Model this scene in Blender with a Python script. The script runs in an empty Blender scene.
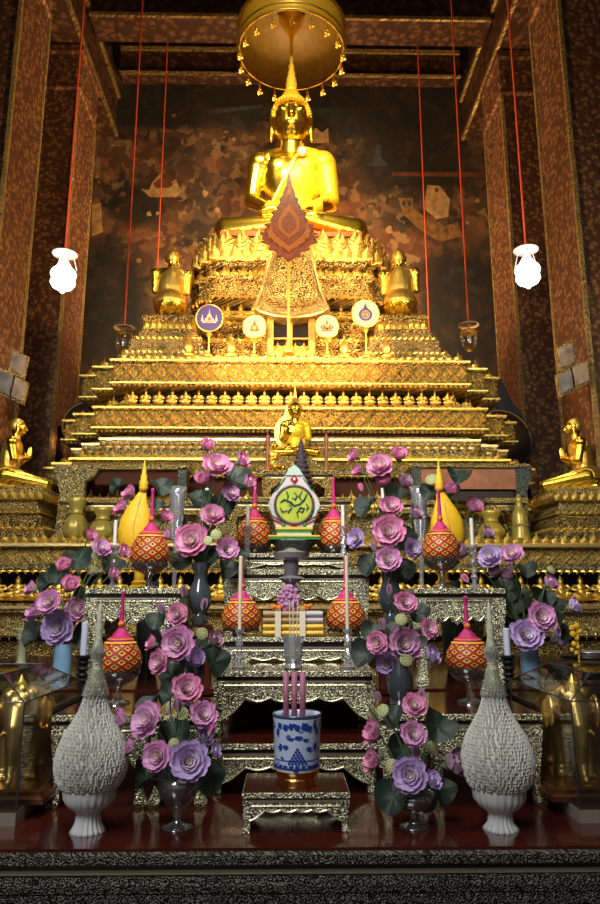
import bpy, bmesh, math, random
from mathutils import Vector, Matrix, Euler
random.seed(7)
C = bpy.context.scene.collection
PI = math.pi
# ------------------------------------------------------------ camera model
F, PITCH, YAW, CX, ZC = 700.0, math.radians(12.0), math.radians(1.02), -0.039, 1.55
def at(px, py, Y):
    """point of the place seen at pixel px,py at distance Y into the hall"""
    dx, u = px-300.0, 452.0-py
    f = F*math.cos(PITCH)-u*math.sin(PITCH); up = F*math.sin(PITCH)+u*math.cos(PITCH)
    X = dx*math.cos(YAW)+f*math.sin(YAW); Yv = f*math.cos(YAW)-dx*math.sin(YAW)
    s = Y/Yv
    return Vector((CX+X*s, Y, ZC+up*s))
def ppm(px, py, Y):            # pixels per metre there
    a = at(px, py, Y); b = at(px+10, py, Y)
    return 10.0/abs(b.x-a.x)
cd = bpy.data.cameras.new('camera'); cam = bpy.data.objects.new('camera', cd); C.objects.link(cam)
cam.location = (CX, 0, ZC); cam.rotation_euler = (PI/2+PITCH, 0, -YAW)
cd.sensor_fit = 'VERTICAL'; cd.sensor_height = 36; cd.lens = F/904*36; cd.clip_start = 0.05
bpy.context.scene.camera = cam
vs = bpy.context.scene.view_settings
vs.view_transform = 'Standard'; vs.look = 'None'; vs.gamma = 1; vs.exposure = 0.0; vs.use_curve_mapping = False

# ------------------------------------------------------------ materials
MATS = {}
def newmat(name):
    m = bpy.data.materials.new(name); m.use_nodes = True
    nt = m.node_tree; b = nt.nodes['Principled BSDF']; MATS[name] = m
    return m, nt, b
def mat(name, col, rough=.5, metal=0.0, noise=0.0, nscale=20, bump=0.0, spec=.5, emit=None, es=0, trans=0, sheen=0, alpha=1, coat=0):
    m, nt, b = newmat(name)
    b.inputs['Base Color'].default_value = (*col, 1); b.inputs['Roughness'].default_value = rough
    b.inputs['Metallic'].default_value = metal; b.inputs['Specular IOR Level'].default_value = spec
    b.inputs['Coat Weight'].default_value = coat; b.inputs['Coat Roughness'].default_value = .08
    b.inputs['Transmission Weight'].default_value = trans; b.inputs['Alpha'].default_value = alpha
    if emit: b.inputs['Emission Color'].default_value = (*emit, 1); b.inputs['Emission Strength'].default_value = es
    tc = nt.nodes.new('ShaderNodeTexCoord'); n = nt.nodes.new('ShaderNodeTexNoise')
    n.inputs['Scale'].default_value = nscale; n.inputs['Detail'].default_value = 4
    nt.links.new(tc.outputs['Object'], n.inputs['Vector'])
    if noise:
        r = nt.nodes.new('ShaderNodeValToRGB')
        r.color_ramp.elements[0].position = .3; r.color_ramp.elements[1].position = .7
        r.color_ramp.elements[0].color = (*[c*(1-noise) for c in col], 1)
        r.color_ramp.elements[1].color = (*[min(1, c*(1+noise)) for c in col], 1)
        nt.links.new(n.outputs['Fac'], r.inputs['Fac']); nt.links.new(r.outputs['Color'], b.inputs['Base Color'])
    if bump:
        bp = nt.nodes.new('ShaderNodeBump'); bp.inputs['Strength'].default_value = bump; bp.inputs['Distance'].default_value = .02
        nt.links.new(n.outputs['Fac'], bp.inputs['Height']); nt.links.new(bp.outputs['Normal'], b.inputs['Normal'])
    return m
def carved(name, hi, mid, low, scale, metal=.6, rough=.35, dist=.02, lat=0, bstr=.9, obj='Object', inlay=None):
    """carved and gilded scrollwork: ridges, shoulders and recesses painted darker, as inlay and as hollow shade; u runs round every corner"""
    m, nt, b = newmat(name); N = nt.nodes.new; L = nt.links.new
    tc = N('ShaderNodeTexCoord'); sp = N('ShaderNodeSeparateXYZ'); L(tc.outputs[obj], sp.inputs[0])
    ad = N('ShaderNodeMath'); ad.operation = 'ADD'; L(sp.outputs[0], ad.inputs[0]); L(sp.outputs[1], ad.inputs[1])
    cb = N('ShaderNodeCombineXYZ'); L(ad.outputs[0], cb.inputs[0]); L(sp.outputs[2], cb.inputs[1])
    nz = N('ShaderNodeTexNoise'); nz.inputs['Scale'].default_value = scale*.6; L(cb.outputs[0], nz.inputs['Vector'])
    mx = N('ShaderNodeMixRGB'); mx.inputs[0].default_value = .035 if scale < 20 else .012
    L(cb.outputs[0], mx.inputs[1]); L(nz.outputs['Color'], mx.inputs[2])
    v = N('ShaderNodeTexVoronoi'); v.feature = 'F1'; v.inputs['Scale'].default_value = scale*.75; L(mx.outputs[0], v.inputs['Vector'])
    v2 = N('ShaderNodeTexVoronoi'); v2.feature = 'F1'; v2.inputs['Scale'].default_value = scale*2.3; L(mx.outputs[0], v2.inputs['Vector'])
    sn = N('ShaderNodeMath'); sn.operation = 'MULTIPLY'; sn.inputs[1].default_value = 17; L(v.outputs['Distance'], sn.inputs[0])
    cs = N('ShaderNodeMath'); cs.operation = 'COSINE'; L(sn.outputs[0], cs.inputs[0])
    r1 = N('ShaderNodeMath'); r1.operation = 'MULTIPLY_ADD'; r1.inputs[1].default_value = .33; r1.inputs[2].default_value = .42; L(cs.outputs[0], r1.inputs[0])
    r2 = N('ShaderNodeMapRange'); r2.inputs[1].default_value = .1; r2.inputs[2].default_value = .6; r2.inputs[3].default_value = .45; r2.inputs[4].default_value = -.12
    L(v2.outputs['Distance'], r2.inputs[0])
    mm = N('ShaderNodeMath'); mm.operation = 'ADD'; L(r1.outputs[0], mm.inputs[0]); L(r2.outputs[0], mm.inputs[1])
    rp = N('ShaderNodeValToRGB'); e = rp.color_ramp.elements
    e[0].position = .22; e[0].color = (*low, 1); e[1].position = .8; e[1].color = (*hi, 1)
    k = e.new(.45); k.color = (*mid, 1)
    L(mm.outputs[0], rp.inputs['Fac']); L(rp.outputs['Color'], b.inputs['Base Color'])
    bp = N('ShaderNodeBump'); bp.inputs['Strength'].default_value = bstr; bp.inputs['Distance'].default_value = dist
    L(mm.outputs[0], bp.inputs['Height']); L(bp.outputs['Normal'], b.inputs['Normal'])
    b.inputs['Metallic'].default_value = metal; b.inputs['Roughness'].default_value = rough
    return m
GOLD = mat('polished_gold', (1.0, .70, .08), .27, 1.0, bump=.05, nscale=6)
SATIN = mat('satin_gold', (.95, .66, .14), .4, .9, bump=.25, nscale=25)
ROBE = mat('gold_cloth', (1.0, .62, .03), .42, .55, noise=.15, nscale=12, bump=.4)
PALE = mat('pale_gold', (.9, .70, .30), .35, .85, bump=.2, nscale=60)
CARV = carved('carved_gold', (1.0, .76, .26), (.62, .42, .10), (.07, .045, .02), 20)
CARVF = carved('fine_carved_gold', (1.0, .78, .30), (.6, .42, .12), (.06, .04, .02), 38, dist=.012)
CARVG = carved('glass_inlaid_gold', (.95, .78, .36), (.45, .36, .14), (.05, .06, .04), 34, dist=.012)
CARVD = carved('aged_carved_gold', (.85, .6, .2), (.42, .28, .08), (.04, .035, .02), 28)
INLAY = carved('mirror_inlay_band', (.85, .64, .22), (.30, .23, .08), (.03, .035, .02), 42, dist=.008)
SILV = carved('carved_silver_gilt', (.92, .90, .62), (.56, .54, .34), (.08, .08, .055), 52, metal=.55, rough=.33, dist=.006)
SILVD = carved('dark_carved_silver', (.24, .235, .19), (.085, .085, .07), (.01, .01, .008), 60, metal=.7, rough=.5, dist=.006)
PEARL = carved('mother_of_pearl_inlay', (.45, .55, .5), (.12, .16, .14), (.01, .012, .01), 48, metal=.3, rough=.3)
SILVP = mat('plain_silver_gilt', (.62, .6, .42), .3, .85, bump=.15, nscale=90)
BLACK = mat('black_lacquer', (.012, .010, .009), .4, spec=.3)
RED = mat('red_lacquer', (.055,.009,.006), .16, noise=.25, nscale=4, coat=.5)
DRED = mat('dark_red_recess', (.07, .022, .012), .7, spec=.12)
REDW = mat('red_brown_board', (.32, .11, .05), .45, noise=.3, nscale=9)
WHITE = mat('white_wax', (.85, .82, .72), .45)
CREAM = mat('cream_candle', (.78, .72, .52), .45)
GREEN = mat('lotus_leaf_green', (.014, .030, .019), .5, noise=.4, nscale=15, bump=.2)
STEM = mat('stem_green', (.10, .17, .07), .5)
POD = mat('seed_pod_green', (.42, .45, .2), .6, noise=.35, nscale=80)
MAG = mat('magenta_ribbon', (.55, .015, .16), .4, noise=.2, nscale=60, bump=.3)
YEL = mat('yellow_felt', (.85, .50, .015), .55, noise=.1, nscale=20)
ORANGE = mat('orange_petals', (.85, .22, .02), .6, noise=.4, nscale=60, bump=.4)
MARI = mat('marigold_yellow', (.85, .45, .02), .6, noise=.4, nscale=80, bump=.5)
CORD = mat('red_cord', (.75, .09, .03), .6)
BLUEV = mat('pale_blue_glaze', (.22, .40, .58), .25, noise=.15, nscale=8)
GREYV = mat('smoky_glass_glaze', (.045,.055,.065), .1, coat=.4)
WOODR = mat('carved_fan_wood', (.075, .018, .006), .5, noise=.4, nscale=25, bump=.6)
TEAK = mat('fan_gilt_wood', (.16, .055, .012), .45, .3, noise=.4, nscale=40, bump=.6)
IVORY = mat('ivory_silk', (.42, .33, .23), .6)
INDIGO = mat('indigo_silk', (.025, .02, .13), .6)
SPINK = mat('pale_pink_embroidery', (.5, .3, .27), .6)
DARKB = mat('dark_hide', (.008,.007,.008), .8, spec=.08)
GREYC = mat('grey_cloth', (.07, .07, .075), .9, spec=.1)
def glass(name, tint=(1, 1, 1), gl=.16, rough=.03):
    m = bpy.data.materials.new(name); m.use_nodes = True; nt = m.node_tree; nt.nodes.clear(); N = nt.nodes.new; L = nt.links.new
    o = N('ShaderNodeOutputMaterial'); t = N('ShaderNodeBsdfTransparent'); t.inputs[0].default_value = (*tint, 1)
    g = N('ShaderNodeBsdfGlossy'); g.inputs['Roughness'].default_value = rough; g.inputs[0].default_value = (.95, .97, 1, 1)
    f = N('ShaderNodeLayerWeight'); f.inputs[0].default_value = .35
    a = N('ShaderNodeMath'); a.operation = 'MULTIPLY_ADD'; a.inputs[1].default_value = .6; a.inputs[2].default_value = gl*.4
    a.use_clamp = True
    L(f.outputs['Fresnel'], a.inputs[0]); x = N('ShaderNodeMixShader'); L(a.outputs[0], x.inputs[0]); L(t.outputs[0], x.inputs[1]); L(g.outputs[0], x.inputs[2])
    L(x.outputs[0], o.inputs[0]); return m
GLASS = glass('clear_glass', (.93, .95, .95))
def crystal(name, tint, white):
    m = glass(name, tint, .5, .1); nt = m.node_tree; o = [n for n in nt.nodes if n.type == 'OUTPUT_MATERIAL'][0]
    src = o.inputs[0].links[0].from_socket; d = nt.nodes.new('ShaderNodeBsdfDiffuse'); d.inputs[0].default_value = (.8,.82,.85,1)
    x = nt.nodes.new('ShaderNodeMixShader'); x.inputs[0].default_value = white; nt.links.new(src, x.inputs[1]); nt.links.new(d.outputs[0], x.inputs[2]); nt.links.new(x.outputs[0], o.inputs[0]); return m
CRYS = crystal('cut_crystal', (.85,.87,.9), .16); CRYS2 = crystal('dim_crystal', (.80,.82,.84), .03)
PANE = glass('case_glass', (.86, .88, .9), .12)

def petal_mat(name, edge, mid, core):
    m, nt, b = newmat(name); N = nt.nodes.new; L = nt.links.new
    tc = N('ShaderNodeTexCoord'); ln = N('ShaderNodeVectorMath'); ln.operation = 'LENGTH'; L(tc.outputs['Object'], ln.inputs[0])
    nz = N('ShaderNodeTexNoise'); nz.inputs['Scale'].default_value = 5; L(tc.outputs['Object'], nz.inputs['Vector'])
    ma = N('ShaderNodeMath'); ma.operation = 'MULTIPLY_ADD'; ma.inputs[1].default_value = .5; ma.inputs[2].default_value = -.25
    L(nz.outputs['Fac'], ma.inputs[0]); ad = N('ShaderNodeMath'); L(ma.outputs[0], ad.inputs[0]); L(ln.outputs['Value'], ad.inputs[1])
    r = N('ShaderNodeValToRGB'); e = r.color_ramp.elements; e[0].position = .2; e[0].color = (*core, 1); e[1].position = 1; e[1].color = (*edge, 1)
    k = e.new(.6); k.color = (*mid, 1)
    L(ad.outputs[0], r.inputs['Fac']); L(r.outputs['Color'], b.inputs['Base Color']); b.inputs['Roughness'].default_value = .55
    b.inputs['Subsurface Weight'].default_value = 0
    return m
PM = {'pink': petal_mat('pink_petals', (.74,.22,.44), (.86,.50,.68), (.9,.82,.72)),
      'rose': petal_mat('rose_petals', (.64,.24,.52), (.84,.55,.75), (.9,.82,.74)),
      'violet': petal_mat('violet_petals', (.48,.33,.64), (.68,.54,.80), (.84,.78,.74)),
      'dusky': petal_mat('dusky_petals', (.42,.22,.34), (.52,.36,.46), (.6,.52,.45))}

# krathong weave: red lattice over yellow lozenges with dark hearts
def weave():
    m, nt, b = newmat('red_yellow_bead_lattice'); N = nt.nodes.new; L = nt.links.new
    tc = N('ShaderNodeTexCoord'); sp = N('ShaderNodeSeparateXYZ'); L(tc.outputs['Object'], sp.inputs[0])
    def mth(op, a, c=None, d=None):
        n = N('ShaderNodeMath'); n.operation = op
        for i, v in enumerate((a, c, d)):
            if v is None: continue
            if isinstance(v, (int, float)): n.inputs[i].default_value = v
            else: L(v, n.inputs[i])
        return n.outputs[0]
    th = mth('MULTIPLY', mth('ARCTAN2', sp.outputs[1], sp.outputs[0]), 10/(2*PI))
    vz = mth('MULTIPLY', sp.outputs[2], 2.35)
    a = mth('ABSOLUTE', mth('SUBTRACT', mth('FRACT', mth('ADD', th, vz)), .5))
    c = mth('ABSOLUTE', mth('SUBTRACT', mth('FRACT', mth('SUBTRACT', th, vz)), .5))
    mx = mth('MAXIMUM', a, c)
    r = N('ShaderNodeValToRGB'); r.color_ramp.interpolation = 'CONSTANT'; e = r.color_ramp.elements
    e[0].position = 0; e[0].color = (.05, .015, .01, 1); e[1].position = .31; e[1].color = (.36, .015, .01, 1)
    k = e.new(.16); k.color = (.72, .45, .05, 1)
    L(mx, r.inputs['Fac']); L(r.outputs['Color'], b.inputs['Base Color']); b.inputs['Roughness'].default_value = .5
    bp = N('ShaderNodeBump'); bp.inputs['Strength'].default_value = .3; bp.inputs['Distance'].default_value = .02; L(mx, bp.inputs['Height']); L(bp.outputs['Normal'], b.inputs['Normal'])
    return m
WEAVE = weave()

# ------------------------------------------------------------ mesh builder
class MB:
    def __init__(s): s.v = []; s.f = []
    def add(s, vs, fs):
        o = len(s.v); s.v += [tuple(v) for v in vs]; s.f += [tuple(i+o for i in f) for f in fs]; return s
    def box(s, x0, x1, y0, y1, z0, z1):
        return s.add([(x0,y0,z0),(x1,y0,z0),(x1,y1,z0),(x0,y1,z0),(x0,y0,z1),(x1,y0,z1),(x1,y1,z1),(x0,y1,z1)],
                     [(0,3,2,1),(4,5,6,7),(0,1,5,4),(1,2,6,5),(2,3,7,6),(3,0,4,7)])
    def prism(s, pts, y0, y1):           # outline in x,z extruded along y
        n = len(pts)
        return s.add([(x,y0,z) for x,z in pts]+[(x,y1,z) for x,z in pts],
                     [tuple(range(n)), tuple(range(2*n-1, n-1, -1))]+[(i,(i+1)%n+0, (i+1)%n+n, i+n)[::-1] for i in range(n)])
    def prismT(s, pts, fn, d0, d1):      # outline a,b mapped by fn(a,b,depth)
        n = len(pts)
        return s.add([fn(a,b,d0) for a,b in pts]+[fn(a,b,d1) for a,b in pts],
                     [tuple(range(n)), tuple(range(2*n-1, n-1, -1))]+[(i+n,(i+1)%n+n,(i+1)%n,i) for i in range(n)])
    def lathe(s, prof, n=24, c=(0,0,0), flute=None, caps=True, sx=1, sy=1):
        vs, fs = [], []
        for j,(r,z) in enumerate(prof):
            for i in range(n):
                a = 2*PI*i/n; rr = r*(1+(flute[1]*math.cos(flute[0]*a) if flute else 0))
                vs.append((c[0]+rr*math.cos(a)*sx, c[1]+rr*math.sin(a)*sy, c[2]+z))
        for j in range(len(prof)-1):
            for i in range(n):
                a, b = j*n+i, j*n+(i+1)%n; fs.append((a,b,b+n,a+n))
        if caps:
            if prof[0][0] > 1e-5: fs.append(tuple(range(n-1,-1,-1)))
            if prof[-1][0] > 1e-5: k = (len(prof)-1)*n; fs.append(tuple(range(k,k+n)))
        return s.add(vs, fs)
    def ell(s, c, r, n=16, m=10, rot=None):
        vs, fs = [], []
        for j in range(m+1):
            t = PI*j/m
            for i in range(n):
                a = 2*PI*i/n; p = Vector((r[0]*math.sin(t)*math.cos(a), r[1]*math.sin(t)*math.sin(a), -r[2]*math.cos(t)))
                if rot: p = rot @ p
                vs.append(p+Vector(c))
        for j in range(m):
            for i in range(n):
                a, b = j*n+i, j*n+(i+1)%n; fs.append((a,b,b+n,a+n))
        return s.add(vs, fs)
    def tube(s, pts, rs, n=8, closed=False):
        pts = [Vector(p) for p in pts]
        if not isinstance(rs, (list, tuple)): rs = [rs]*len(pts)
        vs, fs = [], []; K = len(pts)
        for k,p in enumerate(pts):
            if closed: d = pts[(k+1)%K]-pts[k-1]
            else: d = pts[min(k+1,K-1)]-pts[max(k-1,0)]
            d.normalize(); u = d.cross(Vector((0,0,1)) if abs(d.z) < .9 else Vector((0,1,0))).normalized(); w = d.cross(u)
            for i in range(n):
                a = 2*PI*i/n; vs.append(p+(u*math.cos(a)+w*math.sin(a))*rs[k])
        for k in range(K if closed else K-1):
            for i in range(n):
                a, b = k*n+i, k*n+(i+1)%n; a2, b2 = ((k+1)%K)*n+i, ((k+1)%K)*n+(i+1)%n; fs.append((a,b,b2,a2))
        if not closed: fs += [tuple(range(n-1,-1,-1)), tuple(range((K-1)*n, K*n))]
        return s.add(vs, fs)
    def capsule(s, a, b, ra, rb, n=14, k=6):
        a, b = Vector(a), Vector(b); d = (b-a); L = d.length; d.normalize()
        pts, rs = [], []
        for i in range(k+1):
            t = PI/2*(1-i/k); pts.append(a-d*ra*math.sin(t)); rs.append(max(ra*math.cos(t), 1e-4))
        for i in range(k+1):
            t = PI/2*i/k; pts.append(b+d*rb*math.sin(t)); rs.append(max(rb*math.cos(t), 1e-4))
        return s.tube(pts, rs, n)
    def build(s, name, m, parent=None, local=False, smooth=False, ang=None):
        me = bpy.data.meshes.new(name)
        vs = s.v
        if parent is not None and not local:
            l = parent_world(parent); vs = [(x-l.x, y-l.y, z-l.z) for x,y,z in vs]
        me.from_pydata([tuple(v) for v in vs], [], s.f); me.materials.append(m)
        bm = bmesh.new(); bm.from_mesh(me); bmesh.ops.recalc_face_normals(bm, faces=bm.faces); bm.to_mesh(me); bm.free()
        if smooth or ang:
            me.polygons.foreach_set('use_smooth', [True]*len(me.polygons))
            if ang: me.set_sharp_from_angle(angle=math.radians(ang))
        me.update()
        o = bpy.data.objects.new(name, me); C.objects.link(o)
        if parent is not None: o.parent = parent
        return o
def parent_world(p):
    l = Vector((0,0,0))
    while p is not None: l += p.location; p = p.parent
    return l
LABELS = {}
def tag(o, label, cat, group=None):
    o['label'] = label; o['category'] = cat
    if group: o['group'] = group
    return o
def thing(name, label, cat, loc=(0,0,0), rz=0, group=None):
    o = bpy.data.objects.new(name, None); C.objects.link(o); o.empty_display_size = .05
    o.location = loc; o.rotation_euler = (0,0,rz); return tag(o, label, cat, group)
def struct(o): o['kind'] = 'structure'; return o
def copy_tree(o, parent=None):
    c = o.copy(); C.objects.link(c); c.parent = parent
    for ch in list(o.children): copy_tree(ch, c)
    return c
def shared(name, mesh, parent, loc=(0,0,0), rot=(0,0,0), sc=1):
    o = bpy.data.objects.new(name, mesh); C.objects.link(o); o.parent = parent
    o.location = loc; o.rotation_euler = rot; o.scale = (sc,sc,sc) if not isinstance(sc, tuple) else sc
    return o
# redented outline of a throne tier, left to right round the front
def redent(steps, yb):
    L = []
    ws = list(reversed(steps))           # outermost first
    L.append((-ws[0][0], yb))
    for i,(w,y) in enumerate(ws):
        L.append((-w, y))
        if i+1 < len(ws): L.append((-ws[i+1][0], y))
    R = [(-x, y) for x,y in reversed(L)]
    return L+R
def inset(path, d):                      # + = outward
    out = []
    n = len(path)
    def nrm(a, b):
        v = Vector((b[0]-a[0], b[1]-a[1])).normalized(); return Vector((v.y, -v.x))
    for i,p in enumerate(path):
        if i == 0: o = nrm(path[0], path[1])
        elif i == n-1: o = nrm(path[-2], path[-1])
        else:
            a, b = nrm(path[i-1], p), nrm(p, path[i+1]); o = (a+b)/(1+a.dot(b))
        out.append((p[0]+o.x*d, p[1]+o.y*d))
    return out
def sweep(mb, path, prof, cap=True):
    n = len(path); rings = []
    for off,z in prof:
        ring = inset(path, off); rings.append([(x,y,z) for x,y in ring])
    vs = [v for r in rings for v in r]; fs = []
    for j in range(len(rings)-1):
        for i in range(n-1):
            a = j*n+i; fs.append((a,a+1,a+1+n,a+n))
        fs.append((j*n+n-1, j*n, (j+1)*n, (j+1)*n+n-1))
    if cap: fs.append(tuple(range(n-1,-1,-1))); k = (len(rings)-1)*n; fs.append(tuple(range(k,k+n)))
    return mb.add(vs, fs)
def along(path, pitch, fn, skip_back=True):
    for i in range(len(path)-1):
        a, b = Vector((*path[i],0)), Vector((*path[i+1],0)); d = b-a; L = d.length
        if L < pitch*.4: continue
        d.normalize(); nn = Vector((d.y,-d.x,0)); k = max(1, round(L/pitch))
        if (i == 0 or i == len(path)-2): k = min(k, int(1.2/pitch)+1) if False else k
        for j in range(k):
            fn(a+d*(L*(j+.5)/k), d, nn, L/k)
def leafs(mb, path, z, pitch, h, dep, alt=0):
    cnt = [0]
    def f(p, t, n, w):
        cnt[0] += 1; hh = h*(1.35 if alt and cnt[0] % alt == 0 else 1)
        P = lambda a,b,c: p+t*(a*w)+Vector((0,0,z+b*hh))+n*(c*dep)
        mb.add([P(-.42,0,0),P(.42,0,0),P(.5,.38,.1),P(.14,.62,.0),P(0,1,-.2),P(-.14,.62,0),P(-.5,.38,.1),P(0,.35,1),P(0,.3,-1)],
               [(0,1,7),(1,2,7),(2,3,7),(3,4,7),(4,5,7),(5,6,7),(6,0,7),(1,0,8),(2,1,8),(3,2,8),(4,3,8),(5,4,8),(6,5,8),(0,6,8)])
    along(path, pitch, f); return mb
def beads(mb, path, z, pitch, r):
    def f(p, t, n, w):
        q = p+Vector((0,0,z)); P = lambda a,b,c: q+t*(a*w*.4)+Vector((0,0,b*r))+n*(c*r)
        mb.add([P(-1,0,0),P(0,-1,0),P(1,0,0),P(0,1,0),P(0,0,1)], [(0,1,4),(1,2,4),(2,3,4),(3,0,4),(3,2,1,0)])
    along(path, pitch, f); return mb
def lattice(mb, path, z0, z1, pitch, dep):
    """raised lozenge lattice with a pyramid boss in every field"""
    h = z1-z0
    def f(p, t, n, w):
        q = p+Vector((0,0,(z0+z1)/2))
        P = lambda a,b,c: q+t*(a*w)+Vector((0,0,b*h))+n*(c*dep)
        for (a0,b0,a1,b1) in ((-.5,0,0,.46),(0,.46,.5,0),(.5,0,0,-.46),(0,-.46,-.5,0)):
            d = Vector((a1-a0,b1-b0)).normalized(); e = Vector((-d.y,d.x))*.06
            mb.add([P(a0-e.x,b0-e.y,0),P(a0+e.x,b0+e.y,0),P(a1+e.x,b1+e.y,0),P(a1-e.x,b1-e.y,0),P(a0,b0,.8),P(a1,b1,.8)],
                   [(0,3,5,4),(1,4,5,2),(0,4,1),(3,2,5)])
        for ca,cb,r in ((0,0,.19),(-.5,.32,.13),(-.5,-.32,.13)):
            mb.add([P(ca-r,cb,0),P(ca,cb-r,0),P(ca+r,cb,0),P(ca,cb+r,0),P(ca,cb,1)], [(0,1,4),(1,2,4),(2,3,4),(3,0,4),(3,2,1,0)])
    along(path, pitch, f); return mb
def remeshed(mb, name, voxel, smooth=3):
    """fuse overlapping forms into one continuous surface"""
    me = bpy.data.meshes.new(name); me.from_pydata([tuple(v) for v in mb.v], [], mb.f)
    bm = bmesh.new(); bm.from_mesh(me); bmesh.ops.recalc_face_normals(bm, faces=bm.faces); bm.to_mesh(me); bm.free()
    o = bpy.data.objects.new('tmp', me); C.objects.link(o)
    r = o.modifiers.new('r', 'REMESH'); r.mode = 'VOXEL'; r.voxel_size = voxel; r.use_smooth_shade = True
    s = o.modifiers.new('s', 'SMOOTH'); s.factor = .5; s.iterations = smooth
    dg = bpy.context.evaluated_depsgraph_get(); dg.update()
    out = bpy.data.meshes.new_from_object(o.evaluated_get(dg)); out.name = name
    out.polygons.foreach_set('use_smooth', [True]*len(out.polygons))
    bpy.data.objects.remove(o); return out
def shell(src, pred, off, name):
    """cloth: the faces of a body that lie under it, lifted off along the normals and given thickness"""
    bm = bmesh.new(); bm.from_mesh(src)
    kill = [f for f in bm.faces if not pred(f.calc_center_median())]
    bmesh.ops.delete(bm, geom=kill, context='FACES')
    bm.normal_update()
    for v in bm.verts: v.co += v.normal*off
    me = bpy.data.meshes.new(name); bm.to_mesh(me); bm.free()
    me.polygons.foreach_set('use_smooth', [True]*len(me.polygons)); return me
# ============================================================ THE HALL
def mural_mat():
    m, nt, b = newmat('painted_mural'); N = nt.nodes.new; L = nt.links.new
    tc = N('ShaderNodeTexCoord'); mp = N('ShaderNodeMapping'); L(tc.outputs['Object'], mp.inputs[0]); mp.inputs['Scale'].default_value = (1, 0, 1)
    n1 = N('ShaderNodeTexNoise'); n1.inputs['Scale'].default_value = 3.2; n1.inputs['Detail'].default_value = 6; L(mp.outputs[0], n1.inputs['Vector'])
    mx = N('ShaderNodeMixRGB'); mx.inputs[0].default_value = .42; L(mp.outputs[0], mx.inputs[1]); L(n1.outputs['Color'], mx.inputs[2])
    v = N('ShaderNodeTexVoronoi'); v.feature = 'SMOOTH_F1'; v.inputs['Smoothness'].default_value = .35; v.inputs['Scale'].default_value = 2.6; L(mx.outputs[0], v.inputs['Vector'])
    v2 = N('ShaderNodeTexVoronoi'); v2.feature = 'SMOOTH_F1'; v2.inputs['Smoothness'].default_value = .3; v2.inputs['Scale'].default_value = 8; L(mx.outputs[0], v2.inputs['Vector'])
    s1 = N('ShaderNodeSeparateColor'); L(v.outputs['Color'], s1.inputs[0]); s2 = N('ShaderNodeSeparateColor'); L(v2.outputs['Color'], s2.inputs[0])
    r1 = N('ShaderNodeValToRGB'); r1.color_ramp.interpolation = 'LINEAR'; e = r1.color_ramp.elements
    e[0].position = 0; e[0].color = (.02,.018,.014,1); e[1].position = 1; e[1].color = (.30,.16,.06,1)
    for p,c in ((.3,(.05,.032,.02,1)),(.5,(.16,.06,.025,1)),(.7,(.10,.07,.035,1)),(.85,(.24,.085,.03,1))): k = e.new(p); k.color = c
    L(s1.outputs[0], r1.inputs['Fac'])
    r2 = N('ShaderNodeValToRGB'); e = r2.color_ramp.elements
    e[0].position = 0; e[0].color = (.012,.013,.012,1); e[1].position = 1; e[1].color = (.42,.30,.14,1)
    for p,c in ((.35,(.07,.04,.02,1)),(.6,(.14,.09,.05,1)),(.8,(.26,.12,.04,1))): k = e.new(p); k.color = c
    L(s2.outputs[1], r2.inputs['Fac'])
    m1 = N('ShaderNodeMixRGB'); m1.inputs[0].default_value = .5; L(r1.outputs['Color'], m1.inputs[1]); L(r2.outputs['Color'], m1.inputs[2])
    # near-black blobs mixed over the painting
    n3 = N('ShaderNodeTexNoise'); n3.inputs['Scale'].default_value = .55; n3.inputs['Detail'].default_value = 5; L(mp.outputs[0], n3.inputs['Vector'])
    sp = N('ShaderNodeSeparateXYZ'); L(tc.outputs['Object'], sp.inputs[0])
    def blob(cx, cz, rx, rz):
        a = N('ShaderNodeMath'); a.operation='SUBTRACT'; L(sp.outputs[0], a.inputs[0]); a.inputs[1].default_value = cx
        a2 = N('ShaderNodeMath'); a2.operation='DIVIDE'; L(a.outputs[0], a2.inputs[0]); a2.inputs[1].default_value = rx
        c = N('ShaderNodeMath'); c.operation='SUBTRACT'; L(sp.outputs[2], c.inputs[0]); c.inputs[1].default_value = cz
        c2 = N('ShaderNodeMath'); c2.operation='DIVIDE'; L(c.outputs[0], c2.inputs[0]); c2.inputs[1].default_value = rz
        p = N('ShaderNodeMath'); p.operation='POWER'; L(a2.outputs[0], p.inputs[0]); p.inputs[1].default_value = 2
        q = N('ShaderNodeMath'); q.operation='POWER'; L(c2.outputs[0], q.inputs[0]); q.inputs[1].default_value = 2
        s = N('ShaderNodeMath'); L(p.outputs[0], s.inputs[0]); L(q.outputs[0], s.inputs[1])
        return s.outputs[0]
    mins = None
    for bl in ((-4.2,7.9,.9,1.6),(4.1,8.0,.95,1.9),(3.1,12.0,1.5,1.0),(-2.7,13.3,3.5,.55),(2.6,13.3,3.5,.8),(-3.6,10.7,.6,.5),(0.6,13.6,5,.5)):
        o = blob(*bl)
        if mins is None: mins = o
        else:
            mn = N('ShaderNodeMath'); mn.operation='MINIMUM'; L(mins, mn.inputs[0]); L(o, mn.inputs[1]); mins = mn.outputs[0]
    ns = N('ShaderNodeMath'); ns.operation='MULTIPLY_ADD'; L(n3.outputs['Fac'], ns.inputs[0]); ns.inputs[1].default_value = 2.4; ns.inputs[2].default_value = -1.4
    tt = N('ShaderNodeMath'); L(mins, tt.inputs[0]); L(ns.outputs[0], tt.inputs[1])
    rr = N('ShaderNodeMapRange'); rr.inputs[1].default_value = .5; rr.inputs[2].default_value = 1.5; rr.inputs[3].default_value = .12; rr.inputs[4].default_value = 1; L(tt.outputs[0], rr.inputs[0])
    mk = N('ShaderNodeMixRGB'); mk.blend_type = 'MIX'; L(rr.outputs[0], mk.inputs[0]); mk.inputs[1].default_value = (.010,.013,.012,1); L(m1.outputs[0], mk.inputs[2])
    L(mk.outputs[0], b.inputs['Base Color']); b.inputs['Roughness'].default_value = .7
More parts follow.
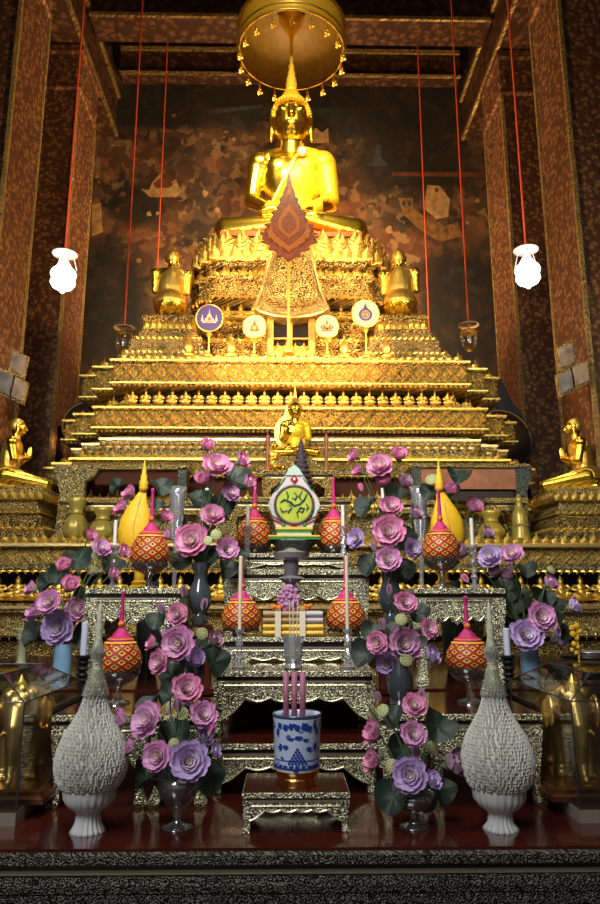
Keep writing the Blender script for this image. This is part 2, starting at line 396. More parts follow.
    return m
MURAL = mural_mat()
def pillar_mat(name, base, gilt, solid=False):
    m, nt, b = newmat(name); N = nt.nodes.new; L = nt.links.new
    tc = N('ShaderNodeTexCoord'); sp = N('ShaderNodeSeparateXYZ'); L(tc.outputs['Object'], sp.inputs[0])
    ad = N('ShaderNodeMath'); L(sp.outputs[0], ad.inputs[0]); L(sp.outputs[1], ad.inputs[1])
    cb = N('ShaderNodeCombineXYZ'); L(ad.outputs[0], cb.inputs[0]); L(sp.outputs[2], cb.inputs[1])
    src = tc.outputs['Object'] if solid else cb.outputs[0]
    v = N('ShaderNodeTexVoronoi'); v.inputs['Scale'].default_value = 6 if solid else 11; L(src, v.inputs['Vector'])
    v2 = N('ShaderNodeTexNoise'); v2.inputs['Scale'].default_value = 14 if solid else 24; L(src, v2.inputs['Vector'])
    mu = N('ShaderNodeMath'); mu.operation='MULTIPLY_ADD'; L(v2.outputs['Fac'], mu.inputs[0]); mu.inputs[1].default_value = .9; L(v.outputs['Distance'], mu.inputs[2])
    r = N('ShaderNodeValToRGB'); e = r.color_ramp.elements; e[0].position = .62; e[0].color = (*gilt,1); e[1].position = 1.0; e[1].color = (*base,1)
    L(mu.outputs[0], r.inputs['Fac']); L(r.outputs['Color'], b.inputs['Base Color']); b.inputs['Roughness'].default_value = .45
    b.inputs['Metallic'].default_value = .25
    bp = N('ShaderNodeBump'); bp.inputs['Strength'].default_value = .5; bp.inputs['Distance'].default_value = .02; L(mu.outputs[0], bp.inputs['Height']); L(bp.outputs['Normal'], b.inputs['Normal'])
    return m
PILL = pillar_mat('vermilion_and_gilt_pillar', (.12,.056,.030), (.38,.20,.08))
BEAMM = pillar_mat('painted_beam', (.045,.020,.010), (.14,.07,.03), True)
CEIL = mat('dark_ceiling', (.03,.016,.01), .8, noise=.3)
FLOORM = mat('dark_marble_floor', (.05,.045,.04), .3, noise=.3, nscale=3)
struct(MB().box(-9, 9, -4, 15.3, -.1, 0).build('floor', FLOORM))
struct(MB().box(-9, 9, -4, 15.3, 16.5, 16.6).build('ceiling', CEIL))
wb = struct(MB().box(-9, 9, 15, 15.3, 0, 16.5).build('wall_back', MURAL))
struct(MB().box(-9.2, -9, -4, 15.3, 0, 16.5).build('wall_left', BEAMM))
struct(MB().box(9, 9.2, -4, 15.3, 0, 16.5).build('wall_right', BEAMM))
# figures and pavilions painted on the mural
MP1 = mat('painted_cream', (.42,.27,.11), .7, noise=.4, nscale=6); MP2 = mat('painted_rust', (.14,.05,.02), .7, noise=.4, nscale=6)
MP3 = mat('painted_ochre', (.22,.12,.04), .7, noise=.5, nscale=7); MP4 = mat('painted_slate', (.05,.055,.05), .7, noise=.4, nscale=6)
def paint(px_pts, m, lift=.004):
    P = [at(x,y,15) for x,y in px_pts]
    mb = MB(); mb.prism([(p.x,p.z) for p in P], 15-lift, 15.001)
    return mb.build('painted_scene', m, wb)
paint([(141,189),(150,197),(176,197),(187,186),(180,190),(176,179),(170,183),(160,173),(152,183),(149,190)], MP1)
paint([(153,184),(163,176),(173,184),(170,188),(156,188)], MP2, .008)
paint([(92,205),(101,203),(103,232),(92,236)], MP1)
paint([(427,185),(440,186),(450,200),(448,217),(436,219),(424,208)], MP1)
paint([(398,198),(413,198),(413,208),(440,228),(458,222),(462,236),(440,242),(418,228),(404,215)], MP3)
paint([(402,201),(405,201),(405,206),(402,206)], MP4, .008); paint([(408,201),(411,201),(411,206),(408,206)], MP4, .008)
paint([(366,166),(374,158),(376,145),(381,145),(382,158),(389,166)], MP4)
paint([(312,131),(316,128),(322,133),(328,128),(329,143),(312,143)], MP1)
paint([(392,172),(488,172),(488,177),(392,176)], MP2)
paint([(208,110),(262,104),(262,107),(210,114)], MP4); paint([(166,158),(176,160),(170,167)], MP4)
rs = random.Random(5)
for k in range(60):
    x = rs.choice([rs.uniform(95,235), rs.uniform(345,485)]); y = rs.uniform(105,300)
    if (x > 430 and y > 240) or (x > 380 and 95 < y < 170) or (x < 130 and y > 240): continue
    r = rs.uniform(1.5,4.5); n = 11
    paint([(x+r*rs.uniform(.5,1.2)*math.cos(2*PI*i/n), y+r*rs.uniform(.5,1.2)*math.sin(2*PI*i/n)) for i in range(n)], rs.choice([MP1,MP2,MP2,MP3,MP3,MP4]), .002+.0001*k)
# cornice and cross beams
struct(MB().box(-4.1, 4.1, 14.6, 14.97, 13.95, 14.6).build('trim_1', BEAMM))
struct(MB().box(-4.1, 4.1, 14.55, 14.62, 14.55, 14.65).box(-4.1, 4.1, 14.55, 14.62, 13.9, 13.96).build('trim_2', CARVD))
struct(MB().box(-4.15, 4.15, 12.3, 12.95, 13.3, 14.2).build('trim_3', BEAMM))
struct(MB().box(-4.15, 4.15, 12.24, 12.3, 13.3, 13.38).box(-4.15, 4.15, 12.24, 12.3, 14.1, 14.2).build('trim_4', CARVD))
for i,s in enumerate((-1,1)):
    x0, x1 = sorted((s*4.2, s*5.4))
    struct(MB().box(x0, x1, 4, 14.95, 12.45, 13.6).build('trim_%d' % (5+i*2), BEAMM))
    xa, xb = sorted((s*4.14, s*4.2))
    struct(MB().box(xa, xb, 4, 14.95, 12.45, 12.55).box(xa, xb, 4, 14.95, 13.5, 13.6).build('trim_%d' % (6+i*2), CARVD))
    for nm,(ya,yb) in (('near',(9.25,10.4)),('far',(12.1,13.3))):
        side = 'left' if s < 0 else 'right'
        lab = {('near','left'):'huge square vermilion and gilt pillar nearest on the left, cut by the photo edge',
               ('far','left'):'square vermilion pillar on the left behind the lit lamp, beside the mural',
               ('near','right'):'huge square vermilion and gilt pillar nearest on the right, cut by the photo edge',
               ('far','right'):'square vermilion pillar on the right behind the lit lamp, beside the mural'}[(nm,side)]
        t = thing('temple_pillar', lab, 'pillar', ((x0+x1)/2, (ya+yb)/2, 0))
        MB().box(x0, x1, ya, yb, 0, 12.45).build('shaft', PILL, t)
        g = MB()
        for xx in (x0, x1):
            for yy in (ya, yb):
                g.box(xx-.03, xx+.03, yy-.03, yy+.03, 0, 11.4)
        g.build('corner_moulding', CARVF, t)
        c = MB(); path = [(x0,yb),(x0,ya),(x1,ya),(x1,yb),(x0,yb)]
        sq = [(x0,yb+.0),(x0,ya),(x1,ya),(x1,yb)]
        sweep(c, sq, [(.01,11.4),(.05,11.44),(.05,11.5),(.02,11.54),(.02,12.2),(.06,12.26),(.06,12.4),(.01,12.44)])
        leafs(c, inset(sq,.02), 11.6, .16, .4, .03)
        c.build('capital', PILL, t)
# ============================================================ GARUDA / ANGEL FIGURES (part meshes)
def figure_mesh(arms=1):
    m = MB()
    m.lathe([(.42,0),(.5,.05),(.42,.12),(.34,.16)], 12)                               # little base
    m.ell((0,0,.32),(.3,.24,.2),10,6); m.ell((0,0,.5),(.2,.15,.18),10,6); m.ell((0,0,.58),(.26,.13,.1),10,6)
    for s in (-1,1):
        m.capsule((s*.16,-.1,.3),(s*.38,-.2,.24),.12,.09,7,2); m.capsule((s*.38,-.2,.24),(s*.12,-.26,.2),.08,.06,7,2)
        m.capsule((s*.25,0,.6),(s*.42,-.06,.46),.075,.06,7,2); m.capsule((s*.42,-.06,.46),(s*.2 if arms else s*.46,-.16,.44 if arms else .72),.06,.045,7,2)
    m.ell((0,-.01,.74),(.11,.11,.12),10,6)
    m.lathe([(.14,.80),(.13,.83),(.10,.85),(.09,.89),(.06,.92),(.05,.96),(.02,1.0),(.012,1.12),(0,1.16)], 8)
    me = bpy.data.meshes.new('figure'); me.from_pydata(m.v, [], m.f); me.polygons.foreach_set('use_smooth',[True]*len(me.polygons)); me.set_sharp_from_angle(angle=math.radians(50))
    me.materials.append(SATIN); return me
FIG = figure_mesh(); FIG2 = figure_mesh(0)
def figures(parent, path, z, pitch, h, name='garuda_figure', mesh=None):
    def f(p, t, n, w):
        q = p-parent_world(parent); a = math.atan2(n.x, -n.y)
        shared(name, mesh or FIG, parent, (q.x,q.y,z-parent_world(parent).z), (0,0,-a if False else math.atan2(n.y,n.x)+PI/2), h)
    along(path, pitch, f)
# ============================================================ THE THRONE
Z = lambda r: r+ZC
YB = 11.7
# ---- lower plinth, right across the hall
pl = thing('gilded_plinth', 'long gilded base with rows of kneeling figures running behind the altar tables', 'plinth', (0,8.5,0))
PP = [(-4.0,YB),(-4.0,7.55),(-2.3,7.55),(-2.3,7.2),(2.3,7.2),(2.3,7.55),(4.0,7.55),(4.0,YB)]
PP = [(-4.0,12.0),(-4.0,7.2),(4.0,7.2),(4.0,12.0)]
sweep(MB(), PP, [(-.1,0),(-.1,Z(-1.0)),(.0,Z(-.98)),(.0,Z(-.62)),(-.1,Z(-.6)),(-.1,Z(-.4))]).build('footing', CARVD, pl)
sweep(MB(), inset(PP,-.12), [(0,Z(-.42)),(0,Z(-.34))]).build('recess', DRED, pl)
m = sweep(MB(), PP, [(-.1,Z(-.36)),(.02,Z(-.34)),(.02,Z(-.30)),(-.02,Z(-.29)),(-.02,Z(-.13)),(.06,Z(-.11)),(.06,Z(-.07)),(0,Z(-.05)),(-.05,Z(-.02)),(-.16,Z(.0))])
m.build('lower_cornice', CARVF, pl)
leafs(MB(), inset(PP,-.0), Z(-.30), .09, -.09, .03).build('leaf_fringe', SATIN, pl)
m = sweep(MB(), PP, [(.07,Z(-.085)),(.09,Z(-.075)),(.09,Z(-.05)),(.07,Z(-.045))]); m.build('gilt_fillet', PALE, pl)
sweep(MB(), inset(PP,-.3), [(0,Z(-.02)),(0,Z(.32))]).build('figure_niche', BLACK, pl)
figures(pl, [(-3.9,7.28),(3.9,7.28)], Z(.0), .205, .25, 'kneeling_figure')
m = sweep(MB(), PP, [(-.3,Z(.29)),(-.02,Z(.30)),(.02,Z(.31)),(.02,Z(.34)),(-.03,Z(.35)),(-.03,Z(.52)),(.05,Z(.54)),(.05,Z(.57)),(.0,Z(.58)),(-.1,Z(.62))])
m.build('upper_frieze', CARVG, pl)
sweep(MB(), PP, [(-.03,Z(.355)),(-.024,Z(.357)),(-.024,Z(.513)),(-.03,Z(.515))]).build('inlay_band', INLAY, pl)
m = MB(); lattice(m, inset(PP,-.024), Z(.355), Z(.515), .16, .03); m.build('lozenge_relief', PALE, pl)
m = sweep(MB(), PP, [(.05,Z(.535)),(.075,Z(.54)),(.075,Z(.565)),(.05,Z(.575))]); m.build('gilt_fillet', PALE, pl)
leafs(MB(), inset(PP,-.02), Z(.58), .1, .09, .03, 3).build('leaf_crest', SATIN, pl)
leafs(MB(), inset(PP,.0), Z(.31), .08, -.05, .02).build('leaf_fringe', SATIN, pl)

# ---- great stepped pedestal
tp = thing('stepped_pedestal', 'great stepped gilded pedestal with rows of small figures under the seated Buddha', 'pedestal', (0,10.5,Z(.62)))
A4 = redent([(2.55,8.1),(2.9,8.4),(3.15,8.7)], YB)
sweep(MB(), A4, [(-.05,Z(.62)),(.0,Z(.64)),(.0,Z(.7)),(-.08,Z(.74)),(-.08,Z(.98)),(.02,Z(1.0)),(.08,Z(1.04)),(.08,Z(1.1)),(-.02,Z(1.12)),(-.1,Z(1.2))]).build('bottom_tier', CARVG, tp)
leafs(MB(), inset(A4,.02), Z(1.11), .1, .12, .03, 3).build('leaf_crest', SATIN, tp)
m = sweep(MB(), A4, [(.08,Z(1.05)),(.1,Z(1.055)),(.1,Z(1.09)),(.08,Z(1.095))]); m.build('gilt_fillet', SATIN, tp)
leafs(MB(), inset(A4,.05), Z(1.03), .09, -.1, .03).build('leaf_fringe', SATIN, tp)
sweep(MB(), inset(A4,-.2), [(0,Z(1.18)),(0,Z(1.47))]).build('dark_recess', DRED, tp)
for sx in (-1,1):
    for k in range(9):
        pass
A3 = redent([(2.6,8.2),(2.9,8.5),(3.1,8.8)], YB)
sweep(MB(), A3, [(-.12,Z(1.44)),(-.04,Z(1.46)),(.02,Z(1.47)),(.02,Z(1.50)),(-.01,Z(1.51)),(-.03,Z(1.62)),(.02,Z(1.63)),(.02,Z(1.66)),(-.04,Z(1.67)),(-.1,Z(1.72))]).build('lower_frieze', CARVG, tp)
sweep(MB(), A3, [(-.03,Z(1.515)),(-.006,Z(1.517)),(-.02,Z(1.62)),(-.03,Z(1.625))]).build('inlay_band', INLAY, tp)
m = MB(); lattice(m, inset(A3,-.006), Z(1.515), Z(1.625), .12, .03); m.build('lozenge_relief', PALE, tp)
leafs(MB(), inset(A3,.0), Z(1.47), .08, -.06, .02).build('leaf_fringe', SATIN, tp)
m = sweep(MB(), A3, [(.02,Z(1.632)),(.035,Z(1.635)),(.035,Z(1.66)),(.02,Z(1.665))]); m.build('gilt_fillet', SATIN, tp)
leafs(MB(), inset(A3,-.05), Z(1.67), .09, .07, .03, 4).build('leaf_crest', SATIN, tp)
A3b = redent([(2.3,8.4),(2.6,8.7),(2.82,9.0)], YB)
sweep(MB(), A3b, [(-.06,Z(1.68)),(.0,Z(1.70)),(-.02,Z(1.74)),(-.02,Z(1.86)),(.03,Z(1.88)),(.03,Z(1.95)),(-.04,Z(1.96)),(-.1,Z(2.0))]).build('middle_band', CARVG, tp)
sweep(MB(), A3b, [(.03,Z(1.915)),(.042,Z(1.92)),(.042,Z(1.945)),(.0,Z(1.955))]).build('bright_fillet', mat('bright_gilt', (.95,.72,.34), .35, .8), tp)
m = MB(); beads(m, inset(A3b,.03), Z(1.875), .075, .025); leafs(m, inset(A3b,.0), Z(1.87), .11, -.1, .03); m.build('pendent_leaves', PALE, tp)
sweep(MB(), inset(A3b,-.38), [(0,Z(1.9)),(0,Z(2.14))]).build('dark_recess', DRED, tp)
m = MB(); leafs(m, inset(A3b,-.3), Z(1.97), .08, .09, .02); m.build('recess_leaves', CARVD, tp)
A2 = redent([(2.5,8.7),(2.85,9.05),(3.1,9.4)], YB)
sweep(MB(), A2, [(-.25,Z(2.09)),(-.02,Z(2.12)),(.03,Z(2.135)),(.03,Z(2.16)),(-.01,Z(2.165)),(-.01,Z(2.385)),(.03,Z(2.395)),(.03,Z(2.44)),(-.02,Z(2.445)),(-.1,Z(2.46)),(-.16,Z(2.5))]).build('central_frieze', CARV, tp)
sweep(MB(), A2, [(-.008,Z(2.17)),(-.004,Z(2.172)),(-.004,Z(2.378)),(-.008,Z(2.38))]).build('inlay_band', INLAY, tp)
m = MB(); lattice(m, inset(A2,-.01), Z(2.17), Z(2.38), .19, .045); m.build('lozenge_relief', SATIN, tp)
m = sweep(MB(), A2, [(.03,Z(2.405)),(.04,Z(2.41)),(.04,Z(2.43)),(.03,Z(2.435))]); sweep(m, A2, [(.03,Z(2.14)),(.04,Z(2.145)),(.04,Z(2.162)),(.03,Z(2.165))]); m.build('gilt_fillet', SATIN, tp)
m = MB(); leafs(m, inset(A2,-.03), Z(2.435), .09, .04, .03, 3); m.build('leaf_crest', SATIN, tp)
m = MB(); beads(m, inset(A2,.0), Z(2.115), .06, .02); m.build('bead_row', PALE, tp)
A1 = redent([(2.43,9.2),(2.75,9.5),(3.05,9.9)], YB)
sweep(MB(), inset(A1,-.32), [(0,Z(2.45)),(0,Z(2.92))]).build('figure_niche', BLACK, tp)
sweep(MB(), inset(A1,-.04), [(0,Z(2.46)),(0,Z(2.61)),(-.02,Z(2.63))]).build('figure_step', CARVD, tp)
figures(tp, inset(A1,-.15), Z(2.63), .185, (.165,.2,.24))
sweep(MB(), A1, [(-.3,Z(2.86)),(-.02,Z(2.875)),(.03,Z(2.885)),(.03,Z(2.93)),(-.01,Z(2.94)),(-.01,Z(3.19)),(.04,Z(3.2)),(.04,Z(3.25)),(-.02,Z(3.26)),(-.08,Z(3.30))]).build('top_frieze', CARV, tp)
sweep(MB(), A1, [(-.008,Z(2.945)),(-.004,Z(2.947)),(-.004,Z(3.183)),(-.008,Z(3.185))]).build('inlay_band', INLAY, tp)
m = MB(); lattice(m, inset(A1,-.01), Z(2.945), Z(3.185), .19, .045); m.build('lozenge_relief', SATIN, tp)
m = sweep(MB(), A1, [(.04,Z(3.215)),(.05,Z(3.22)),(.05,Z(3.24)),(.04,Z(3.245))]); sweep(m, A1, [(.03,Z(2.895)),(.04,Z(2.9)),(.04,Z(2.918)),(.03,Z(2.92))]); m.build('gilt_fillet', SATIN, tp)
m = MB(); beads(m, inset(A1,.02), Z(2.875), .07, .022); m.build('bead_row', PALE, tp)
leafs(MB(), inset(A1,-.04), Z(3.26), .11, .11, .03, 3).build('leaf_crest', SATIN, tp)
# ---- upper throne
ut = thing('lotus_throne', 'tall upper throne of gilded tiers and lotus leaves directly under the Buddha', 'throne', (0,10.8,Z(3.3)))
B0 = redent([(1.2,9.75),(1.38,9.95),(1.5,10.15)], YB-.1)
sweep(MB(), B0, [(.0,Z(3.3)),(.05,Z(3.32)),(.05,Z(3.42)),(-.05,Z(3.46)),(-.05,Z(3.62)),(.03,Z(3.66)),(.03,Z(3.72)),(-.08,Z(3.76)),(-.12,Z(3.9)),(-.02,Z(3.94)),(-.02,Z(4.0)),(-.1,Z(4.06)),(-.14,Z(4.1))]).build('lower_tier', CARV, ut)
for of_,zz_ in ((.02,3.42),(.0,3.72),(-.06,4.0)): leafs(MB(), inset(B0,of_), Z(zz_), .12, .12, .04, 3).build('leaf_crest', SATIN, ut)
sweep(MB(), inset(B0,-.34), [(0,Z(4.05)),(0,Z(4.45))]).build('figure_niche', BLACK, ut)
figures(ut, inset(B0,-.16), Z(4.09), .19, .29)
B1 = redent([(1.2,9.75),(1.42,9.92),(1.55,10.1)], YB-.1)
sweep(MB(), B1, [(-.25,Z(4.4)),(.0,Z(4.42)),(.03,Z(4.45)),(.0,Z(4.5)),(-.03,Z(4.55)),(-.03,Z(4.68)),(.04,Z(4.71)),(.04,Z(4.77)),(-.05,Z(4.79)),(-.12,Z(4.84))]).build('middle_tier', CARV, ut)
leafs(MB(), inset(B1,.02), Z(4.76), .14, .13, .05, 2).build('leaf_crest', SATIN, ut); leafs(MB(), inset(B1,.02), Z(4.46), .1, -.08, .03).build('leaf_fringe', SATIN, ut)
sweep(MB(), inset(B1,-.3), [(0,Z(4.82)),(0,Z(5.0))]).build('baluster_niche', BLACK, ut)
m = MB()
along(inset(B1,-.2), .085, lambda p,t,n,w: m.lathe([(.02,0),(.028,.04),(.012,.09),(.025,.13),(.014,.16),(.024,.2)], 6, (p.x,p.y,Z(4.82))))
m.build('balusters', SATIN, ut)
B2 = redent([(1.12,9.82),(1.28,9.95),(1.40,10.1)], YB-.2)
sweep(MB(), B2, [(-.2,Z(4.95)),(.0,Z(4.97)),(.04,Z(5.02)),(.0,Z(5.07)),(-.1,Z(5.12)),(-.14,Z(5.3)),(-.14,Z(5.5)),(-.18,Z(5.56))]).build('lotus_seat', CARV, ut)
# tall flame-shaped lotus leaves round the seat
def big_leaf_mesh():
    m = MB(); W, H = .17, .66
    rows = [(0,.75,0.0),(.15,1.0,.04),(.35,.98,.07),(.55,.85,.07),(.72,.62,.09),(.86,.36,.13),(.96,.12,.18),(1.0,.0,.2)]
    n = 7
    vs = []
    for (t,w,d) in rows:
        for i in range(n):
            a = -1+2*i/(n-1); vs.append((a*w*W, -(d+.07*(1-a*a)*(1-t*.6)), t*H))
    fs = [(j*n+i, j*n+i+1, (j+1)*n+i+1, (j+1)*n+i) for j in range(len(rows)-1) for i in range(n-1)]
    m.add(vs, fs); m.add([(x,y+.03,z) for x,y,z in vs], [f[::-1] for f in fs])
    for k in range(4):
        for s in (-1,1): m.capsule((s*.02,-.14,.1+k*.11),(s*.12,-.09,.18+k*.11),.018,.008,5,2)
    m.capsule((0,-.14,.05),(0,-.16,.5),.02,.008,5,2)
    me = bpy.data.meshes.new('lotus_petal'); me.from_pydata(m.v, [], m.f); me.materials.append(SATIN); return me
BL = big_leaf_mesh()
base = Vector((0,10.8,Z(3.3)))
def putleaf(off, z, pitch, sc, phase=0):
    def f(p, t, n, w):
        q = p-base; shared('lotus_petal', BL, ut, (q.x,q.y,z-base.z), (-.08,0,math.atan2(n.y,n.x)+PI/2), (w/.30,sc,sc))
    along(inset(B2,off), pitch, f)
putleaf(-.03, Z(5.06), .23, .74); putleaf(.04, Z(5.03), .27, .62); putleaf(.11, Z(5.02), .15, .3)
# hanging gilded panel in the middle with its curved foot
m = MB(); P0 = at(290,243,9.6); P1 = at(290,316,9.35)
def drape(w0, w1, yo, th, z0, z1):
    pts = []
    for i in range(13):
        a = -1+2*i/12; pts.append((w1*a, z1-.16*(1-a*a)))
    pts += [(w1*.82, z1+.32),(w0, z0),(-w0, z0),(-w1*.82, z1+.32)]
    def fn(a,b,d): t = (z0-b)/(z0-z1); return (a, 9.62-.30*t*t-yo-d, b)
    return pts, fn
zt, zb = Z(5.25), Z(4.05)
pts, fn = drape(.27,.52,0,.0,zt,zb); MB().prismT(pts, fn, -.3, .03).build('hanging_panel', CARVF, ut)
pts2, fn2 = drape(.16,.38,.0,.0,zt-.04,zb+.14); MB().prismT(pts2, fn2, .03, .06).build('panel_field', CARV, ut)
m = MB(); q = [fn(a,b,.04) for a,b in pts]; m.tube(q, .025, 6, True); m.build('panel_border', PALE, ut)
# small window-like niche under it
n0 = at(272,346,9.5); n1 = at(310,318,9.5)
nz0, nz1 = Z(3.3), n1.z
sn = thing('niche_shrine', 'small gilded window niche with dark opening below the hanging panel', 'shrine', (0,9.5,nz0))
MB().box(-.26,.26,9.5,9.68,nz0,nz1).build('niche_back', BLACK, sn)
m = MB().box(-.34,-.25,9.38,9.68,nz0,nz1+.03).box(.25,.34,9.38,9.68,nz0,nz1+.03).box(-.36,.36,9.36,9.68,nz1,nz1+.07).box(-.36,.36,9.3,9.68,nz0,nz0+.1).box(-.3,.3,9.42,9.5,nz0+.1,nz0+.18)
m.box(-.02,.02,9.42,9.46,nz0+.1,nz1); m.build('gilt_frame', SATIN, sn)
for k in range(4): shared('garuda_figure', FIG, sn, (-.19+.125*k,-.02,.17), (0,0,0), .15)
MB().box(-.26,.26,9.4,9.44,nz0+.34,nz0+.36).build('crossbar', SATIN, sn)

# ============================================================ STATUES
def hand_bits(m, wrist, d, up, L=.24, spread=.03, thick=.022, thumb_side=1):
    """palm plus four unequal fingers and a thumb"""
    w, d, up = Vector(wrist), Vector(d).normalized(), Vector(up).normalized(); s = d.cross(up)
    m.ell(w+d*L*.25, (1,1,1), 8, 6) if False else None
    for k in range(4):
        o = s*((k-1.5)*spread); ln = (.82,.98,1.0,.9)[k]
        m.capsule(w+o*.8, w+d*L*.48+o, thick*1.25, thick*1.1, 8, 3)
        m.capsule(w+d*L*.48+o, w+d*L*ln+o*1.05-up*.01, thick, thick*.7, 8, 3)
    m.capsule(w+s*thumb_side*spread*1.6, w+d*L*.42+s*thumb_side*spread*2.9, thick*1.2, thick*.8, 8, 3)
def head_bits(m, c, h, cap=True, fwd=(0,-1)):
    """head about h tall centred at c, facing -Y"""
    x,y,z = c; r = h/2
    m.ell((x,y,z),(r*.70,r*.80,r),20,14)
    m.ell((x,y-r*.2,z-r*.45),(r*.50,r*.55,r*.5),16,10)                                 # jaw
    m.capsule((x,y-r*.78,z+r*.18),(x,y-r*.92,z-r*.22),r*.07,r*.12,8,3)                 # nose
    m.ell((x,y-r*.74,z-r*.48),(r*.24,r*.10,r*.06)); m.ell((x,y-r*.71,z-r*.58),(r*.18,r*.10,r*.055))
    for s in (-1,1):
        m.capsule((x+s*r*.12,y-r*.76,z+r*.26),(x+s*r*.48,y-r*.60,z+r*.25),r*.05,r*.04,8,3)   # brow
        m.ell((x+s*r*.29,y-r*.68,z+r*.1),(r*.17,r*.09,r*.075))                                # lids
        m.capsule((x+s*r*.73,y-r*.02,z+r*.25),(x+s*r*.76,y-r*.02,z-r*.75),r*.10,r*.08,8,3)   # long ears
        m.ell((x+s*r*.74,y,z+r*.15),(r*.1,r*.22,r*.25))
# ---- the Buddha
m = MB()
m.ell((0,.12,.34),(.60,.42,.34),20,12); m.ell((0,.1,.78),(.38,.29,.46),20,12); m.ell((0,.08,1.38),(.51,.34,.50),20,12)
m.ell((0,.1,1.76),(.52,.22,.20),20,10); m.ell((-.2,-.08,1.52),(.23,.16,.22)); m.ell((.2,-.08,1.52),(.23,.16,.22))
m.capsule((0,.06,1.7),(0,.03,2.08),.22,.20); m.capsule((0,.08,1.88),(-.38,.1,1.80),.14,.15); m.capsule((0,.08,1.88),(.38,.1,1.80),.14,.15)
for s in (-1,1):
    m.capsule((s*.32,.05,.24),(s*1.04,-.32,.23),.27,.20); m.capsule((s*1.04,-.34,.20),(s*.12,-.62,.18 if s<0 else .3),.20,.12)
    m.ell((s*.54,.1,1.70),(.20,.20,.20)); m.capsule((s*.58,.1,1.68),(s*.67,.1,.98),.17,.125)
    m.capsule((s*.67,.08,.98),(s*.2,-.42,.47),.125,.085); m.ell((s*.12,-.46,.44),(.16,.1,.055))
    hand_bits(m,(s*.2,-.46,.45),(-s,-.12,0),(0,0,1),.3,.05,.034,1 if s>0 else -1)
    m.ell((-s*.32,-.60,.40 if s>0 else .3),(.22,.11,.07))
head_bits(m,(0,0,2.42),.92)
bm_mesh = remeshed(m,'buddha_body',.02,4); bm_mesh.materials.append(GOLD)
BZ = Z(5.62)
bud = thing('buddha_statue', 'large golden seated Buddha in meditation beneath the tiered umbrella', 'statue', (0,10.62,BZ))
shared('body', bm_mesh, bud)
def robe_pred(c):
    x,y,z = c
    if z > 1.97 or z < .46: return False
    if abs(x) > .82 or y < -.36: return False
    edge = (x + .34) - (z-.8)*.47          # diagonal hem from his left shoulder to right waist
    if x > .5 and z < .88: return False
    if x < -.5: return False
    return edge > 0
rb = shell(bm_mesh, robe_pred, .03, 'robe'); rb.materials.clear(); rb.materials.append(ROBE); ro = shared('robe', rb, bud)
sd = ro.modifiers.new('thickness','SOLIDIFY'); sd.thickness = .03
m = MB()                                     # sash over the shoulder
m.tube([(.20,-.06,1.98),(.17,-.23,1.78),(.05,-.35,1.48),(-.12,-.33,1.15),(-.3,-.24,.8)],[.02]*5,6); m.build('robe_hem', PALE, bud, local=True)
m = MB(); m.lathe([(.075,0),(.09,.03),(.05,.05),(0,.06)], 12); o = m.build('chest_emblem', PALE, bud, local=True); o.location = (.18,-.30,1.66); o.rotation_euler = (PI/2+.15,0,0)
m = MB(); m.ell((0,.04,2.42),(.335,.385,.36),22,14); m.v = [v for v in m.v]
me_h = m
hair = MB()
for j in range(13):
    t = .08+j*.125
    n = max(6,int(40*math.sin(t)))
    for i in range(n):
        a = 2*PI*i/n; y = .05+.405*math.sin(t)*math.sin(a); z = 2.50+.43*math.cos(t)
        if y < -.16 and z < 2.70: continue
        hair.ell((.345*math.sin(t)*math.cos(a),y,z),(.033,.033,.03),6,4)
hair.ell((0,.07,2.52),(.345,.385,.42),22,14); hair.lathe([(.22,2.82),(.20,2.92),(.16,3.0),(.12,3.06),(.08,3.1)], 18, (0,.05,0))
hair.v = [(x,(y if y > -.2 or z > 2.68 else max(y,-.2)),z) for x,y,z in hair.v]
YG_ = mat('matte_yellow_gold',(1.0,.64,.05),.5,.35,bump=.2,nscale=20)
hair.build('hair', YG_, bud, local=True, smooth=True)
m = MB(); m.lathe([(.10,3.04),(.12,3.1),(.09,3.16),(.105,3.22),(.08,3.29),(.09,3.34),(.06,3.41),(.07,3.46),(.045,3.53),(.06,3.58),(.03,3.68),(.045,3.73),(.03,3.79),(0,3.84)], 14, (0,.05,0))
m.build('flame_finial', YG_, bud, local=True, smooth=True)
# cushion between statue and seat
MB().box(-1.1,1.1,9.95,11.2,Z(5.55),Z(5.63)).build('seat_cushion', mat('orange_cushion',(.55,.12,.01),.6), ut)
# ---- tiered umbrella
uz = Z(9.88)
um = thing('tiered_umbrella', 'golden ceremonial umbrella with hanging tassels over the Buddha head', 'umbrella', (0,11.2,BZ))
UC = (0,11.1,0)
m = MB(); m.lathe([(.95,uz),(.97,uz),(.99,uz+.12),(.97,uz+.5),(.99,uz+.52),(.9,uz+.66),(.6,uz+.85),(.3,uz+.95),(.28,uz+.945)], 48, UC, caps=False)
cano = m.build('canopy', mat('umbrella_gold_silk',(.85,.50,.03),.45,.15,noise=.1,bump=.2,nscale=14), um, smooth=True)
m = MB(); m.lathe([(.26,uz+.90),(.57,uz+.80),(.85,uz+.61),(.93,uz+.48),(.95,uz+.1),(.95,uz+.005)],48,UC,caps=False); m.build('shaded_inside', mat('umbrella_shaded_silk',(.20,.125,.012),.55,.1,noise=.15,nscale=8), um, smooth=True)  # inside of the canopy, its shade put into a darker silk colour
m = MB(); 
for zz,r in ((uz+.02,.97),(uz+.14,.995),(uz+.5,.995)): m.lathe([(r,zz-.015),(r+.02,zz),(r,zz+.015)], 48, UC, caps=False)
m.build('canopy_bands', SATIN, um, smooth=True)
m = MB(); m.lathe([(.7,uz+1.1),(.72,uz+1.1),(.7,uz+1.45),(.5,uz+1.65),(.1,uz+1.8)], 40, UC); m.build('upper_canopy', MATS['umbrella_gold_silk'], um, smooth=True)
